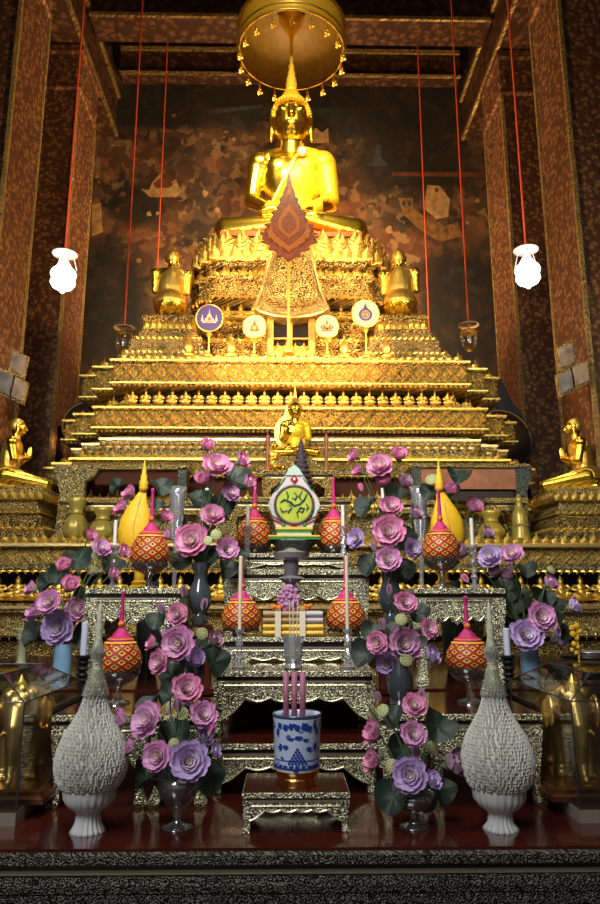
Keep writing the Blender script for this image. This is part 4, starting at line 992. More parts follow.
# kneeling gold attendant and gold leaf screen by it
x = at(277,462,7.7).x
put_disciple(at(274,470,7.74).x,7.74,zs,.34,.4,'tiny golden kneeling attendant at the left of the little Buddha','attendant_statue')
p = at(287,432,8.0); t = thing('gold_leaf_screen','pointed gold leaf-shaped screen behind the little Buddha','ornament',(p.x,8.02,zs+0))
pts = [(p.x+.17*math.sin(a)*(1 if abs(a)<2 else .9), p.z+.2*math.cos(a)) for a in [i*2*PI/20 for i in range(20)]]; pts[0] = (p.x,p.z+.34)
MB().prism(pts,8.03,8.05).build('leaf', SATIN, t); MB().tube([(p.x,8.04,zs),(p.x,8.04,p.z-.15)],.012,6).build('stem', SATIN, t)
for px,lab in ((267.5,'slim red-brown turned post left of the little Buddha'),(326.5,'slim red-brown turned post right of the little Buddha')):
    b = at(px,470,7.67); tz = at(px,432,7.67).z-zs
    t = thing('turned_post', lab, 'post', (b.x,7.67,zs)); MB().lathe([(.04,0),(.04,.02),(.02,.05),(.024,tz*.4),(.015,tz*.45),(.022,tz*.7),(.03,tz*.85),(.018,tz*.88),(.0,tz)],12).build('post', REDW, t, local=True, smooth=True)
# dark tiered chedi
CHED = mat('dark_violet_beadwork',(.10,.07,.10),.35,.4,noise=.6,nscale=90,bump=.6)
zt2 = at(290,497,7.25).z
b = at(301,497,7.35); hh = at(301,437,7.35).z-zt2
t = thing('tiered_spire','dark violet beaded tiered spire rising behind the medallion','ornament',(b.x,7.35,zt2))
pr = []
for i in range(11): r = .17*(1-i/12.5); z = hh*(.0+.082*i); pr += [(r,z),(r,z+hh*.03),(r*.72,z+hh*.05),(r*.7,z+hh*.08)]
pr.append((0,hh)); MB().lathe(pr,14).build('tiers', CHED, t, local=True)

# ============================================================ ALTAR TABLES
zf = Z(-.9); zG = Z(-.508)
xh = 1.75
tb = thing('long_altar_table','long red lacquer altar table with carved silvered skirt across the foreground','table',(0,3.6,0))
MB().box(-xh,xh,2.86,4.22,zf-.02,zf).build('table_top', RED, tb)
q = [(-xh,4.24),(-xh,2.84),(xh,2.84),(xh,4.24)]
sweep(MB(), q, [(-.01,zf-.055),(.0,zf-.05),(.0,zf-.02),(-.02,zf-.012)]).build('carved_edge', SILVD, tb)
sweep(MB(), q, [(-.03,zf-.078),(-.03,zf-.055)]).build('waist', BLACK, tb)
sweep(MB(), q, [(-.02,zf-.085),(.0,zf-.083),(.0,zf-.076),(-.02,zf-.074)]).build('silver_fillet', SILVP, tb)
sweep(MB(), q, [(-.02,zf-.15),(-.0,zf-.145),(.005,zf-.12),(-.0,zf-.09),(-.02,zf-.085)]).build('frieze', SILVD, tb)
pts = [(-xh,zf-.15),(xh,zf-.15)]; n = 220
for i in range(n+1):
    x = xh-2*xh*i/n; u = abs(math.sin(x*9)); pts.append((x, zf-.15-.028-.018*u-.012*abs(math.sin(x*47))-(.05 if abs(x)<.06 else 0)))
MB().prism(pts,2.845,2.86).build('pierced_skirt', SILVD, tb)
for sx in (-1,1):
    for yy in (2.9,4.1): MB().box(min(sx*1.55,sx*1.68),max(sx*1.55,sx*1.68),yy,yy+.1,0,zf-.14).build('leg', SILVD, tb)
# rear platform carrying the upper altar tables
t = thing('rear_platform','long dark red platform behind the foreground altar table','platform',(0,5.5,0))
MB().box(-2.6,2.6,4.32,6.9,zG-.03,zG).build('platform_top', RED, t); MB().box(-2.55,2.55,4.38,6.85,0,zG-.03).build('platform_base', DRED, t)

def tab(px0,px1,pyt,Y,dep,z0,lab,**kw):
    a, b = at(px0,pyt,Y), at(px1,pyt,Y); z1 = kw.pop('z1',a.z)
    return carved_table('altar_table', lab, 'table', a.x, b.x, Y, dep, z0, z1, **kw), z1, a.x, b.x
yA = 3.03
A,zA,_,_ = tab(242,350,793,yA,.33,zf,'smallest carved silver altar table, nearest, under the blue and white pot',leg=.034,apron=.07,slab=.022,waist=.008)
Bt,zB,_,_ = tab(212,377,744,3.6,.55,zf,'low wide carved silver altar table directly behind the smallest one',leg=.05,apron=.13,slab=.028,waist=.02)
Ct,zC_,_,_ = tab(213,376,671,3.81,.50,zB,'carved silver altar table with crystal candle holders and crystal vase on it',leg=.055,apron=.19,slab=.03,waist=.022)
Dt,zD,_,_ = tab(222,370,637,4.35,.45,zG,'carved silver table carrying the yellow cloth bundle',leg=.06,apron=.14,slab=.03,waist=.03)
Et,zE,_,_ = tab(224,369,569,4.9,.6,zG,'tall carved silver table carrying the white candles below the medallion',leg=.07,apron=.28,slab=.04,waist=.025)
Ft,zF,_,_ = tab(245,350,553,5.0,.35,zE,'low carved silver table directly under the medallion stand',leg=.04,apron=.05,slab=.03,waist=.02)
Gl,zGl,gl0,gl1 = tab(52,149,714,3.38,.78,zf,'carved silver side table at the lower left behind the white flower cone',leg=.055,apron=.18,slab=.03,waist=.02,z1=zG)
Gr,zGr,gr0,gr1 = tab(430,542,714,3.38,.78,zf,'carved silver side table at the lower right behind the white flower cone',leg=.055,apron=.18,slab=.03,waist=.02,z1=zG)
Kl,_,_,_ = tab(151,208,714,3.38,.6,zf,'narrow carved silver stand at the left behind the front lotus bouquet',leg=.055,apron=.18,slab=.03,waist=.02,z1=zG)
Kr,_,_,_ = tab(379,428,714,3.38,.6,zf,'narrow carved silver stand at the right behind the front lotus bouquet',leg=.055,apron=.18,slab=.03,waist=.02,z1=zG)
Hl,zH,_,_ = tab(85,180,588,4.4,.62,zG,'tall carved silver side table on the left with yellow cone bud on it',leg=.075,apron=.27,slab=.035,waist=.025)
Hr,zHr,_,_ = tab(414,505,588,4.4,.62,zG,'tall carved silver side table on the right with yellow cone bud on it',leg=.075,apron=.27,slab=.035,waist=.025)

# ============================================================ BLUE AND WHITE POT
bp = at(297,782,3.18); r0 = 24.5/ppm(297,740,3.18); ztop = at(297,713,3.18).z-zA
def porcelain():
    m, nt, b = newmat('blue_and_white_porcelain'); N = nt.nodes.new; L = nt.links.new
    tc = N('ShaderNodeTexCoord'); sp = N('ShaderNodeSeparateXYZ'); L(tc.outputs['Object'], sp.inputs[0])
    n1 = N('ShaderNodeTexNoise'); n1.inputs['Scale'].default_value = 45; n1.inputs['Detail'].default_value = 3; L(tc.outputs['Object'], n1.inputs['Vector'])
    v = N('ShaderNodeTexVoronoi'); v.inputs['Scale'].default_value = 28; L(tc.outputs['Object'], v.inputs['Vector'])
    a = N('ShaderNodeMath'); a.operation='MULTIPLY_ADD'; L(n1.outputs['Fac'], a.inputs[0]); a.inputs[1].default_value = 1.3; L(v.outputs['Distance'], a.inputs[2])
    r = N('ShaderNodeValToRGB'); e = r.color_ramp.elements; e[0].position = .82; e[0].color = (.015,.04,.28,1); e[1].position = .92; e[1].color = (.55,.66,.85,1)
    L(a.outputs[0], r.inputs['Fac']); L(r.outputs['Color'], b.inputs['Base Color']); b.inputs['Roughness'].default_value = .15; b.inputs['Coat Weight'].default_value = .5
    return m
POR = porcelain(); BLU = mat('cobalt_line',(.02,.05,.3),.2); BRASS = mat('brass_ring',(.75,.45,.14),.25,1.0)
pot = thing('incense_pot','blue and white porcelain incense pot on a brass ring','incense pot',(bp.x,3.18,zA))
zb_ = at(297,768,3.18).z-zA
MB().lathe([(r0*.85,0),(r0*.87,.005),(r0*.84,zb_*.35),(r0*.86,zb_*.45),(r0*.82,zb_*.55),(r0*.9,zb_*.8),(r0*.92,zb_*1.0),(0,zb_)],48).build('brass_ring', BRASS, pot, local=True, smooth=True, ang=40)
potb = MB().lathe([(r0*.88,zb_),(r0*.92,zb_+.02),(r0*.97,ztop-.03),(r0*1.0,ztop-.008),(r0*.99,ztop),(r0*.93,ztop),(r0*.91,ztop-.02),(r0*.88,ztop-.06)],48,caps=False).build('pot', POR, pot, local=True, smooth=True)
MB().lathe([(r0*1.0,ztop-.012),(r0*1.02,ztop-.004),(r0*.99,ztop+.003),(r0*.95,ztop+.002)],48,caps=False).build('rim', mat('dark_rim',(.04,.06,.12),.2), pot, local=True, smooth=True)
MB().lathe([(0,ztop-.05),(r0*.9,ztop-.05)],32,caps=False).build('ash', mat('incense_ash',(.35,.30,.26),.9,noise=.3,nscale=60), pot, local=True)
# cobalt drawing on the front: clouds of blossoms, dragon marks, wave and scale border
m = MB(); 
def onpot(a, z, rr=None): R = r0*(.93+.05*(z-zb_)/(ztop-zb_))+.002; return (R*math.sin(a), -R*math.cos(a), z)
def blot(a0, z0, ra, rz, n=9):
    vs_ = [onpot(a0,z0)]+[onpot(a0+ra*math.cos(2*PI*i/n)*(1+.3*(i%2)), z0+rz*math.sin(2*PI*i/n)*(1+.3*(i%2))) for i in range(n)]
    o = [ (x*1.01,y*1.01,z) for x,y,z in vs_]
    m.add(o, [(0,i+1,(i+1)%n+1) for i in range(n)])
H_ = ztop-zb_
for a in range(-6,7): 
    blot(a*.26, zb_+H_*.10, .09, .007)
    if a%2: blot(a*.26, zb_+H_*.82, .10, .012)
for i in range(6):
    for j in range(i+1): blot((j-i/2)*.14, zb_+H_*(.42-.05*i), .05, .005)
for a0,z0,ra,rz in ((.3,.82,.14,.014),(.5,.78,.12,.012),(-.5,.8,.12,.012),(-.28,.6,.13,.006),(.35,.58,.12,.006),(.05,.62,.16,.008),(-.75,.45,.08,.012),(.8,.45,.1,.014),(-.5,.45,.12,.008),(.5,.42,.12,.008),(-.9,.7,.08,.015),(.9,.72,.08,.015),(0,.8,.1,.012),(-.12,.84,.07,.008)): blot(a0, zb_+H_*z0, ra, rz)
m.build('cobalt_drawing', BLU, potb, local=True)
MB().lathe([(r0*.945,zb_+.012),(r0*.95,zb_+.014),(r0*.945,zb_+.017)],48,caps=False).lathe([(r0*.95,zb_+H_*.2),(r0*.956,zb_+H_*.2+.002),(r0*.95,zb_+H_*.2+.004)],48,caps=False).build('cobalt_bands', BLU, potb, local=True)
JOSS = mat('speckled_pink_wrap',(.36,.12,.2),.5,noise=.6,nscale=260)
for i,(dx,lab) in enumerate(((-.035,'speckled pink incense stick in the pot, left one'),(0,'speckled pink incense stick in the pot, middle one'),(.035,'speckled pink incense stick in the pot, right one'))):
    b = Vector((bp.x+dx-.012, 3.17, zA+ztop-.055)); tz = at(297,672,3.17).z
    t = thing('incense_stick', lab, 'incense stick', tuple(b))
    MB().tube([(0,0,0),(dx*.05,.0,tz-b.z)], .0125, 10).build('stick', JOSS, t, local=True, smooth=True)

# ============================================================ CANDLES AND CRYSTAL
def candle(px, pyb, pyj, pyt, Y, zb, lab, r=.011, lab2=None, mt=CREAM, hold=CRYS, metal=False):
    b = at(px,pyb,Y); zj = at(px,pyj,Y).z; zt = at(px,pyt,Y).z; h = zj-zb
    t = thing('candle_holder', lab2 or lab.replace('candle','candle holder'), 'candle holder', (b.x,Y,zb))
    pr = [(3.4,0),(3.4,.03),(2.2,.07),(1.2,.12),(1.0,.18),(1.9,.26),(1.1,.33),(1.6,.42),(1.0,.5),(1.9,.6),(1.1,.68),(1.7,.78),(1.2,.85),(2.1,.93),(2.1,1.0),(1.2,1.0)]
    MB().lathe([(a*r*1.1,z*h) for a,z in pr],12).build('stem', hold, t, local=True)
    t2 = thing('candle', lab, 'candle', (b.x,Y,zj))
    MB().lathe([(r,0),(r,zt-zj-.004),(r*.6,zt-zj),(0,zt-zj)],14).build('wax', mt, t2, local=True, smooth=True, ang=40)
    MB().tube([(0,0,zt-zj-.002),(0.001,0,zt-zj+.014)],.0012,5).build('wick', BLACK, t2, local=True)
candle(239,668,629,556,3.98,zC_,'tall cream candle on the left of the yellow cloth bundle',.0105,'crystal candle holder left of the crystal vase')
candle(348,668,629,556,3.98,zC_,'tall cream candle on the right of the yellow cloth bundle',.0105,'crystal candle holder right of the crystal vase')
candle(247,562,526,505,5.1,zE,'short white candle in front of the flower ball left of the medallion',.013,'silver-grey candle holder left of the medallion',WHITE)
candle(343.5,562,526,505,5.1,zE,'short white candle in front of the flower ball right of the medallion',.013,'silver-grey candle holder right of the medallion',WHITE)
candle(112.5,583,545,520,4.55,zH,'short white candle beside the left yellow cone bud',.012,'crystal candle holder on the left tall side table',WHITE)
candle(474.5,583,545,518,4.55,zH,'short white candle beside the right yellow cone bud',.012,'crystal candle holder on the right tall side table',WHITE)
candle(205,565,503,488,5.6,zG,'short white candle among the upper left lotus blooms',.015,'dark candle holder among the upper left lotus blooms',WHITE,BLACK)
candle(384.5,565,505,488,5.6,zG,'short white candle among the upper right lotus blooms',.015,'dark candle holder among the upper right lotus blooms',WHITE,BLACK)
BLW = mat('bluish_white_wax',(.55,.6,.75),.4)
candle(83,660,655,622,4.34,zG,'thick bluish-white candle beside the left blue vase',.02,'dark candle holder by the left blue vase',BLW,BLACK)
candle(508,660,655,628,4.34,zG,'thick bluish-white candle beside the right blue vase',.02,'dark candle holder by the right blue vase',BLW,BLACK)
# crystal vase with three white sticks and the purple flower head
cb = at(293,668,3.93); hcv = at(293,636,3.93).z-zC_
cv = thing('crystal_vase','cut crystal vase with three white sticks in front of the yellow bundle','vase',(cb.x,3.93,zC_))
MB().lathe([(.045,0),(.05,.008),(.04,.03),(.05,hcv*.4),(.052,hcv*.8),(.06,hcv),(.054,hcv),(.045,hcv*.8),(.04,.04)],18,flute=(9,.05)).build('bowl', CRYS, cv, local=True)
for dx,lab in ((-.018,'thin white incense stick in the crystal vase, leftmost'),(.0,'thin white incense stick in the crystal vase, middle'),(.022,'thin white incense stick in the crystal vase, rightmost')):
    t = thing('incense_stick',lab,'incense stick',(cb.x+dx*.6,3.93,zC_+.03)); MB().tube([(0,0,0),(dx*.6,0,at(293,600,3.93).z-zC_-.03)],.0032,6).build('stick', CREAM, t, local=True)
# tall glass goblet tower behind, with purple posy
gb = at(291,632,4.62)
t = thing('glass_tower','tall stacked smoky glass goblet behind the yellow cloth bundle','goblet',(gb.x,4.62,zD))
hg = at(291,548,4.62).z-zD
MB().lathe([(.06,0),(.06,.01),(.015,.03),(.015,hg*.3),(.03,hg*.45),(.075,hg*.5),(.05,hg*.53),(.03,hg*.58),(.07,hg*.62),(.1,hg*.64),(.04,hg*.68),(.05,hg*.76),(.05,hg*.85),(.11,hg*.88),(.12,hg*.94),(.05,hg*.97),(.02,hg)],20).build('glass', mat('grey_violet_glass',(.25,.24,.28),.15,.3), t, local=True, smooth=True, ang=35)
t = thing('flower_posy','small round posy of tiny purple-pink flowers above the yellow bundle','flowers',(at(289,600,4.42).x,4.46,zD))
pz = at(289,600,4.42).z-zD
m = MB(); rs = random.Random(3)
for i in range(90):
    a, b_ = rs.uniform(0,2*PI), rs.uniform(-1,1); q_ = math.sqrt(1-b_*b_); m.ell((.062*q_*math.cos(a),.05*q_*math.sin(a),pz+.085*b_),(.014,.014,.014),6,4)
m.ell((0,0,pz),(.056,.045,.08),10,8); m.build('blossoms', PM['rose'] if False else mat('purple_pink_tiny_petals',(.45,.2,.38),.6,noise=.5,nscale=120), t, local=True)
MB().tube([(0,0,0),(0,0,pz)],.006,6).build('stem', STEM, t, local=True)
# yellow cloth bundle: rolls tied with cream bands
GOLDC = mat('yellow_silk_cloth',(.75,.47,.04),.5,noise=.2,nscale=30); BRNC = mat('tan_cloth',(.38,.24,.10),.6); GRYC = mat('grey_silk_cloth',(.45,.42,.42),.5)
x0 = at(263,632,4.39).x; x1 = at(323,632,4.39).x; zt_ = at(293,611,4.39).z; hh = (zt_-zD)/4
cc = [(GOLDC,GOLDC,'lowest gold'),(GOLDC,GOLDC,'second gold'),(BRNC,GRYC,'third tan and grey'),(BRNC,GRYC,'top tan and grey')]
for i,(ma,mb_,nm) in enumerate(cc):
    t = thing('folded_cloth', nm+' folded cloth in the stack on the silver table', 'folded cloth', ((x0+x1)/2,4.5,zD+hh*i), group=None)
    xm = x0+(x1-x0)*.7
    def slab(a, b): 
        m = MB(); pts = [(4.39+.012-.012*math.sin(PI*j/6), zD+hh*i+hh*(.04+.92*j/6)) for j in range(7)]+[(4.6,zD+hh*(i+.96)),(4.6,zD+hh*(i+.04))]
        m.prismT(pts, lambda u,v,d: (d,u,v), a, b); return m
    slab(x0,xm).build('cloth', ma, t); slab(xm,x1).build('cloth_end', mb_, t)
for px,lab in ((278,'cream band tied round the left of the cloth stack'),(302.5,'cream band tied round the right of the cloth stack')):
    a = at(px-3,620,4.37).x; b = at(px+3,620,4.37).x
    t = thing('cloth_band',lab,'band',((a+b)/2,4.5,zD)); MB().box(a,b,4.375,4.388,zD,zt_+.006).box(a,b,4.375,4.62,zt_+.001,zt_+.008).build('band', CREAM, t)
for px,lab in ((276,'small orange flower cluster on the left of the cloth stack'),(307,'small orange flower cluster on the right of the cloth stack')):
    b = at(px,609,4.42); t = thing('orange_blossoms',lab,'flowers',(b.x,4.42,zt_+.008)); m = MB(); rs = random.Random(px)
    for i in range(12): m.ell((rs.uniform(-.03,.03),rs.uniform(-.015,.015),.008+rs.uniform(0,.018)),(.013,.012,.010),7,5)
    m.build('petals', ORANGE, t, local=True)

# ============================================================ MEDALLION
mb0 = at(294,556,5.12); 
t = thing('carved_bowl_stand','dark carved flared stand under the white-framed medallion','stand',(mb0.x,5.15,zF))
h1 = at(294,540,5.12).z-zF; k = 1/ppm(294,540,5.12)
DKS = mat('dark_grey_stone_bowl',(.055,.07,.06),.35,noise=.6,nscale=60,bump=.5)
MB().lathe([(14*k,0),(16*k,h1*.2),(18*k,h1*.5),(24*k,h1*.85),(26*k,h1),(20*k,h1)],36,sy=.6).build('bowl', DKS, t, local=True, smooth=True)
md = thing('medallion_stand','white drop-shaped frame with green round medallion and dark monogram','medallion',(mb0.x,5.15,zF+h1))
zm = zF+h1; X0 = mb0.x
WG = mat('white_porcelain_paint',(.62,.55,.56),.35); GRN = mat('green_paint',(.02,.25,.06),.4); YG = mat('yellow_green_enamel',(.42,.50,.04),.35,noise=.15,nscale=12); PALEG = mat('pale_green_paint',(.45,.6,.5),.4)
def bx(w, a, b, m_, nm, y0=5.08, y1=5.22): MB().box(X0-w*k,X0+w*k,y0,y1,zm+a*k,zm+b*k).build(nm, m_, md)
bx(25,0,3,GRN,'green_step',5.05,5.25); bx(25.5,2.6,4,YEL,'yellow_line',5.045,5.255); bx(17,3,8,PALEG,'pale_step'); bx(18,8,10,GRN,'upper_green_step',5.07,5.23); bx(18.5,10,12,YEL,'upper_yellow_line',5.065,5.235)
zc_ = zm+35*k
out = [(-18,12),(-21,19),(-24.5,28),(-26,36),(-22,45),(-15,55),(-10,64),(-4,71),(0,74)]
pts = [(X0+x*k, zm+z*k) for x,z in out]+[(X0-x*k, zm+z*k) for x,z in reversed(out[:-1])]
MB().prism(pts,5.10,5.19).build('white_frame', WG, md)
m = MB(); m.prism([(X0-9*k,zm+65*k),(X0-5*k,zm+72*k),(X0,zm+76*k),(X0+5*k,zm+72*k),(X0+9*k,zm+65*k)],5.09,5.2); m.build('frame_cap', PALEG, md)
n = 40; R = 19*k
mdd = MB().prism([(X0+R*math.cos(2*PI*i/n), zc_+R*math.sin(2*PI*i/n)) for i in range(n)],5.085,5.10).build('medallion_disc', YG, md)
MB().tube([(X0+R*math.cos(2*PI*i/n),5.088,zc_+R*math.sin(2*PI*i/n)) for i in range(n)],.011,8,True).build('medallion_ring', mat('dark_bead_ring',(.10,.06,.06),.5,noise=.5,nscale=200), mdd)
m = MB()
def stroke(pp, r=.0075): m.tube([(X0+x*k,5.082,zc_+z*k) for x,z in pp], [r*.5]+[r]*(len(pp)-2)+[r*.5], 6)
stroke([(-14,2),(-10,5),(-5,3),(0,-1),(6,1),(10,5),(13,11)]); stroke([(-8,14),(-6,9),(-7,4)]); stroke([(0,12),(3,9),(1,5),(-2,7)]); stroke([(-5,0),(-3,-4),(-6,-8),(-8,-5)]); stroke([(4,-13),(3,-8),(6,-3),(10,-4),(8,-8),(5,-6)])
stroke([(-14,-3),(-12,-7),(-8,-7)]); stroke([(8,14),(5,8),(8,3)]); stroke([(12,1),(14,-3),(12,-6)]); stroke([(0,-1),(-3,3),(-2,-4)])
m.build('monogram', mat('dark_teal_enamel',(.03,.09,.09),.3), mdd)
m = MB(); m.prism([(X0,zm+66*k),(X0+4*k,zm+61*k),(X0,zm+56*k),(X0-4*k,zm+61*k)],5.09,5.10); m.prism([(X0,zm+16*k),(X0+3*k,zm+13.5*k),(X0-3*k,zm+13.5*k)],5.09,5.10); m.build('red_lozenge', mat('red_enamel',(.4,.01,.01),.3), md)
m = MB(); m.prism([(X0,zm+63*k),(X0+1.4*k,zm+61*k),(X0,zm+59*k),(X0-1.4*k,zm+61*k)],5.08,5.09); m.build('white_heart', WHITE, md)
m = MB()
for s in (-1,1):
    m.tube([(X0+s*9*k,5.095,zm+63*k),(X0+s*17*k,5.095,zm+51*k),(X0+s*20*k,5.095,zm+49*k)],.004,6); m.tube([(X0+s*25*k,5.095,zm+31*k),(X0+s*22*k,5.095,zm+24*k),(X0+s*12*k,5.095,zm+18*k)],.005,6); m.ell((X0+s*10.5*k,5.095,zm+15*k),(2.2*k,.008,2.2*k))
m.build('green_scrolls', GRN, md)
m = MB()
for s in (-1,1): m.tube([(X0+s*25*k,5.093,zm+26*k),(X0+s*21*k,5.093,zm+20*k),(X0+s*12*k,5.093,zm+16*k)],.006,6)
m.build('red_scrolls', MATS['red_enamel'], md)
# ============================================================ FLOWER BALLS (woven red and yellow)
def ball_meshes():
    B = MB().lathe([(.62,0),(.86,.08),(1.0,.28),(1.05,.5),(1.03,.8),(.95,1.1),(.82,1.36),(.70,1.5)],36); 
    L = [('body',B,WEAVE,1)]
    L.append(('green_fringe',leafs_ring(.9,.06,18,-.16),GREEN,0))
    L.append(('gold_collar',MB().lathe([(.72,1.46),(.77,1.5),(.74,1.56),(.66,1.58)],32),mat('gold_braid',(.8,.45,.03),.5,noise=.3,nscale=40),1))
    L.append(('magenta_cone',MB().lathe([(.66,1.57),(.60,1.66),(.56,1.70),(.56,1.76),(.45,1.82),(.40,1.88),(.38,1.95),(.27,2.08),(.15,2.26),(.12,2.36)],28),MAG,1))
    L.append(('orange_band',MB().lathe([(.60,1.64),(.64,1.68),(.58,1.74)],28),ORANGE,0))
    L.append(('flower_boss',MB().ell((0,-.1,2.42),(.16,.12,.16),10,8).ell((0,-.2,2.42),(.09,.06,.09),8,6),ORANGE,1))
    L.append(('ribbon_spike',MB().lathe([(.15,2.36),(.17,2.45),(.13,2.6),(.10,2.7),(.12,2.9),(.09,3.3),(.09,3.9),(.12,4.0),(.10,4.05),(0,4.1)],14),MAG,1))
    L.append(('glass_foot',MB().lathe([(.6,-.85),(.58,-.8),(.18,-.72),(.12,-.5),(.2,-.35),(.7,-.2),(.95,.0),(.98,.12),(.92,.1),(.68,-.14),(.1,-.3)],28),CRYS2,1))
    out = []
    for nm,m,mt,sm in L:
        me = bpy.data.meshes.new(nm); me.from_pydata([tuple(v) for v in m.v],[],m.f); me.materials.append(mt)
        if sm: me.polygons.foreach_set('use_smooth',[True]*len(me.polygons)); me.set_sharp_from_angle(angle=math.radians(50))
        out.append((nm,me))
    return out
def leafs_ring(r, z, n, h):
    m = MB()
    for i in range(n):
        a = 2*PI*i/n; c_, s_ = math.cos(a), math.sin(a); t = Vector((-s_,c_,0)); o = Vector((c_,s_,0)); p = o*r+Vector((0,0,z))
        m.add([p-t*.14,p+t*.14,p+o*.05+Vector((0,0,h)),p+o*.08+Vector((0,0,h*.3)),p-o*.1],[(0,1,3),(1,2,3),(2,0,3),(0,4,1),(1,4,2),(2,4,0)])
    return m
BALL = ball_meshes()
def flower_ball(px, pyb, pyt, wp, Y, z0, lab, name='woven_flower_cone'):
    """pyb/pyt: lower and upper edge of the woven barrel; wp its width in pixels"""
    b = at(px,pyb,Y); R = wp/2/ppm(px,(pyb+pyt)/2,Y); t = thing(name, lab, 'flower offering', (b.x,Y,z0))
    zb = b.z-z0; H = at(px,pyt,Y).z-b.z; sz = H/1.5
    for nm,me in BALL:
        if nm == 'glass_foot':
            s = zb/.85; shared(nm, me, t, (0,0,zb), (0,0,0), (R,R,s))
        else: shared(nm, me, t, (0,0,zb), (0,0,0), (R,R,sz))
flower_ball(119,674,643,42,3.75,zG,'woven red and yellow flower cone at the lower left on the side table')
flower_ball(469,671,643,43,3.75,zG,'woven red and yellow flower cone at the lower right on the side table')
flower_ball(149.5,566,537,37,4.6,zH,'woven red and yellow flower cone in front of the left yellow cone bud')
flower_ball(441.5,562,535,36,4.6,zH,'woven red and yellow flower cone in front of the right yellow cone bud')
flower_ball(241,630,603,38,4.55,zD,'woven red and yellow flower cone left of the yellow cloth stack')
flower_ball(346,630,603,38,4.55,zD,'woven red and yellow flower cone right of the yellow cloth stack')
flower_ball(254,550,523,35,5.32,zE,'woven red and yellow flower cone left of the green medallion')
flower_ball(334,550,523,35,5.32,zE,'woven red and yellow flower cone right of the green medallion')

# ============================================================ YELLOW CONE BUDS
def cone_bud(px, lean, lab):
    Y = 4.85; b = at(px,583,Y); k = 1/ppm(px,540,Y); t = thing('yellow_bud_offering', lab, 'bud offering', (b.x,Y,zH))
    zz = lambda py: at(px,py,Y).z-zH
    MB().lathe([(11*k,0),(11*k,.012),(7*k,.03),(8*k,.045),(5*k,.06),(5*k,zz(572)),(4*k,zz(566)),(3*k,zz(558))],24).build('foot', YEL, t, local=True, smooth=True, ang=40)
    pr = [(3*k,zz(560)),(9*k,zz(556)),(14.5*k,zz(548)),(17*k,zz(539)),(17.5*k,zz(530)),(15.5*k,zz(519)),(11.5*k,zz(509)),(6.5*k,zz(499)),(3.5*k,zz(491)),(1*k,zz(490))]
    m = MB().lathe(pr,32,sy=.55); m.v = [(x+lean*k*(1-((z-zz(524))/(zz(490)-zz(524)))**2 if z>zz(524) else 1)*5,y,z) for x,y,z in m.v]; m.build('bud', YEL, t, local=True, smooth=True)
    m = MB(); m.tube([(lean*k*4,-8.5*k,zz(556)),(lean*k*5,-10.2*k,zz(526)),(lean*k*2,-5.5*k,zz(503)),(0,-1*k,zz(491))],.003,6); m.tube([(-14*k,-6*k,zz(548)),(0+lean*k*5,-9.5*k,zz(547)),(15*k,-4*k,zz(548))],.003,6); m.build('seam', MARI, t, local=True)
    h0, h1 = zz(492), zz(458)
    pr = [(3.6*k,0),(4.8*k,.12),(4.2*k,.2),(4.8*k,.28),(3.2*k,.36),(3.6*k,.46),(2.2*k,.55),(2.4*k,.64),(1.2*k,.75),(.8*k,.9),(0,1)]
    MB().lathe([(r,h0+(h1-h0)*z) for r,z in pr],14).build('spire', YEL, t, local=True, smooth=True)
cone_bud(139,-1.2,'large yellow pointed cone bud offering on the left tall side table')
cone_bud(443.5,1.2,'large yellow pointed cone bud offering on the right tall side table')

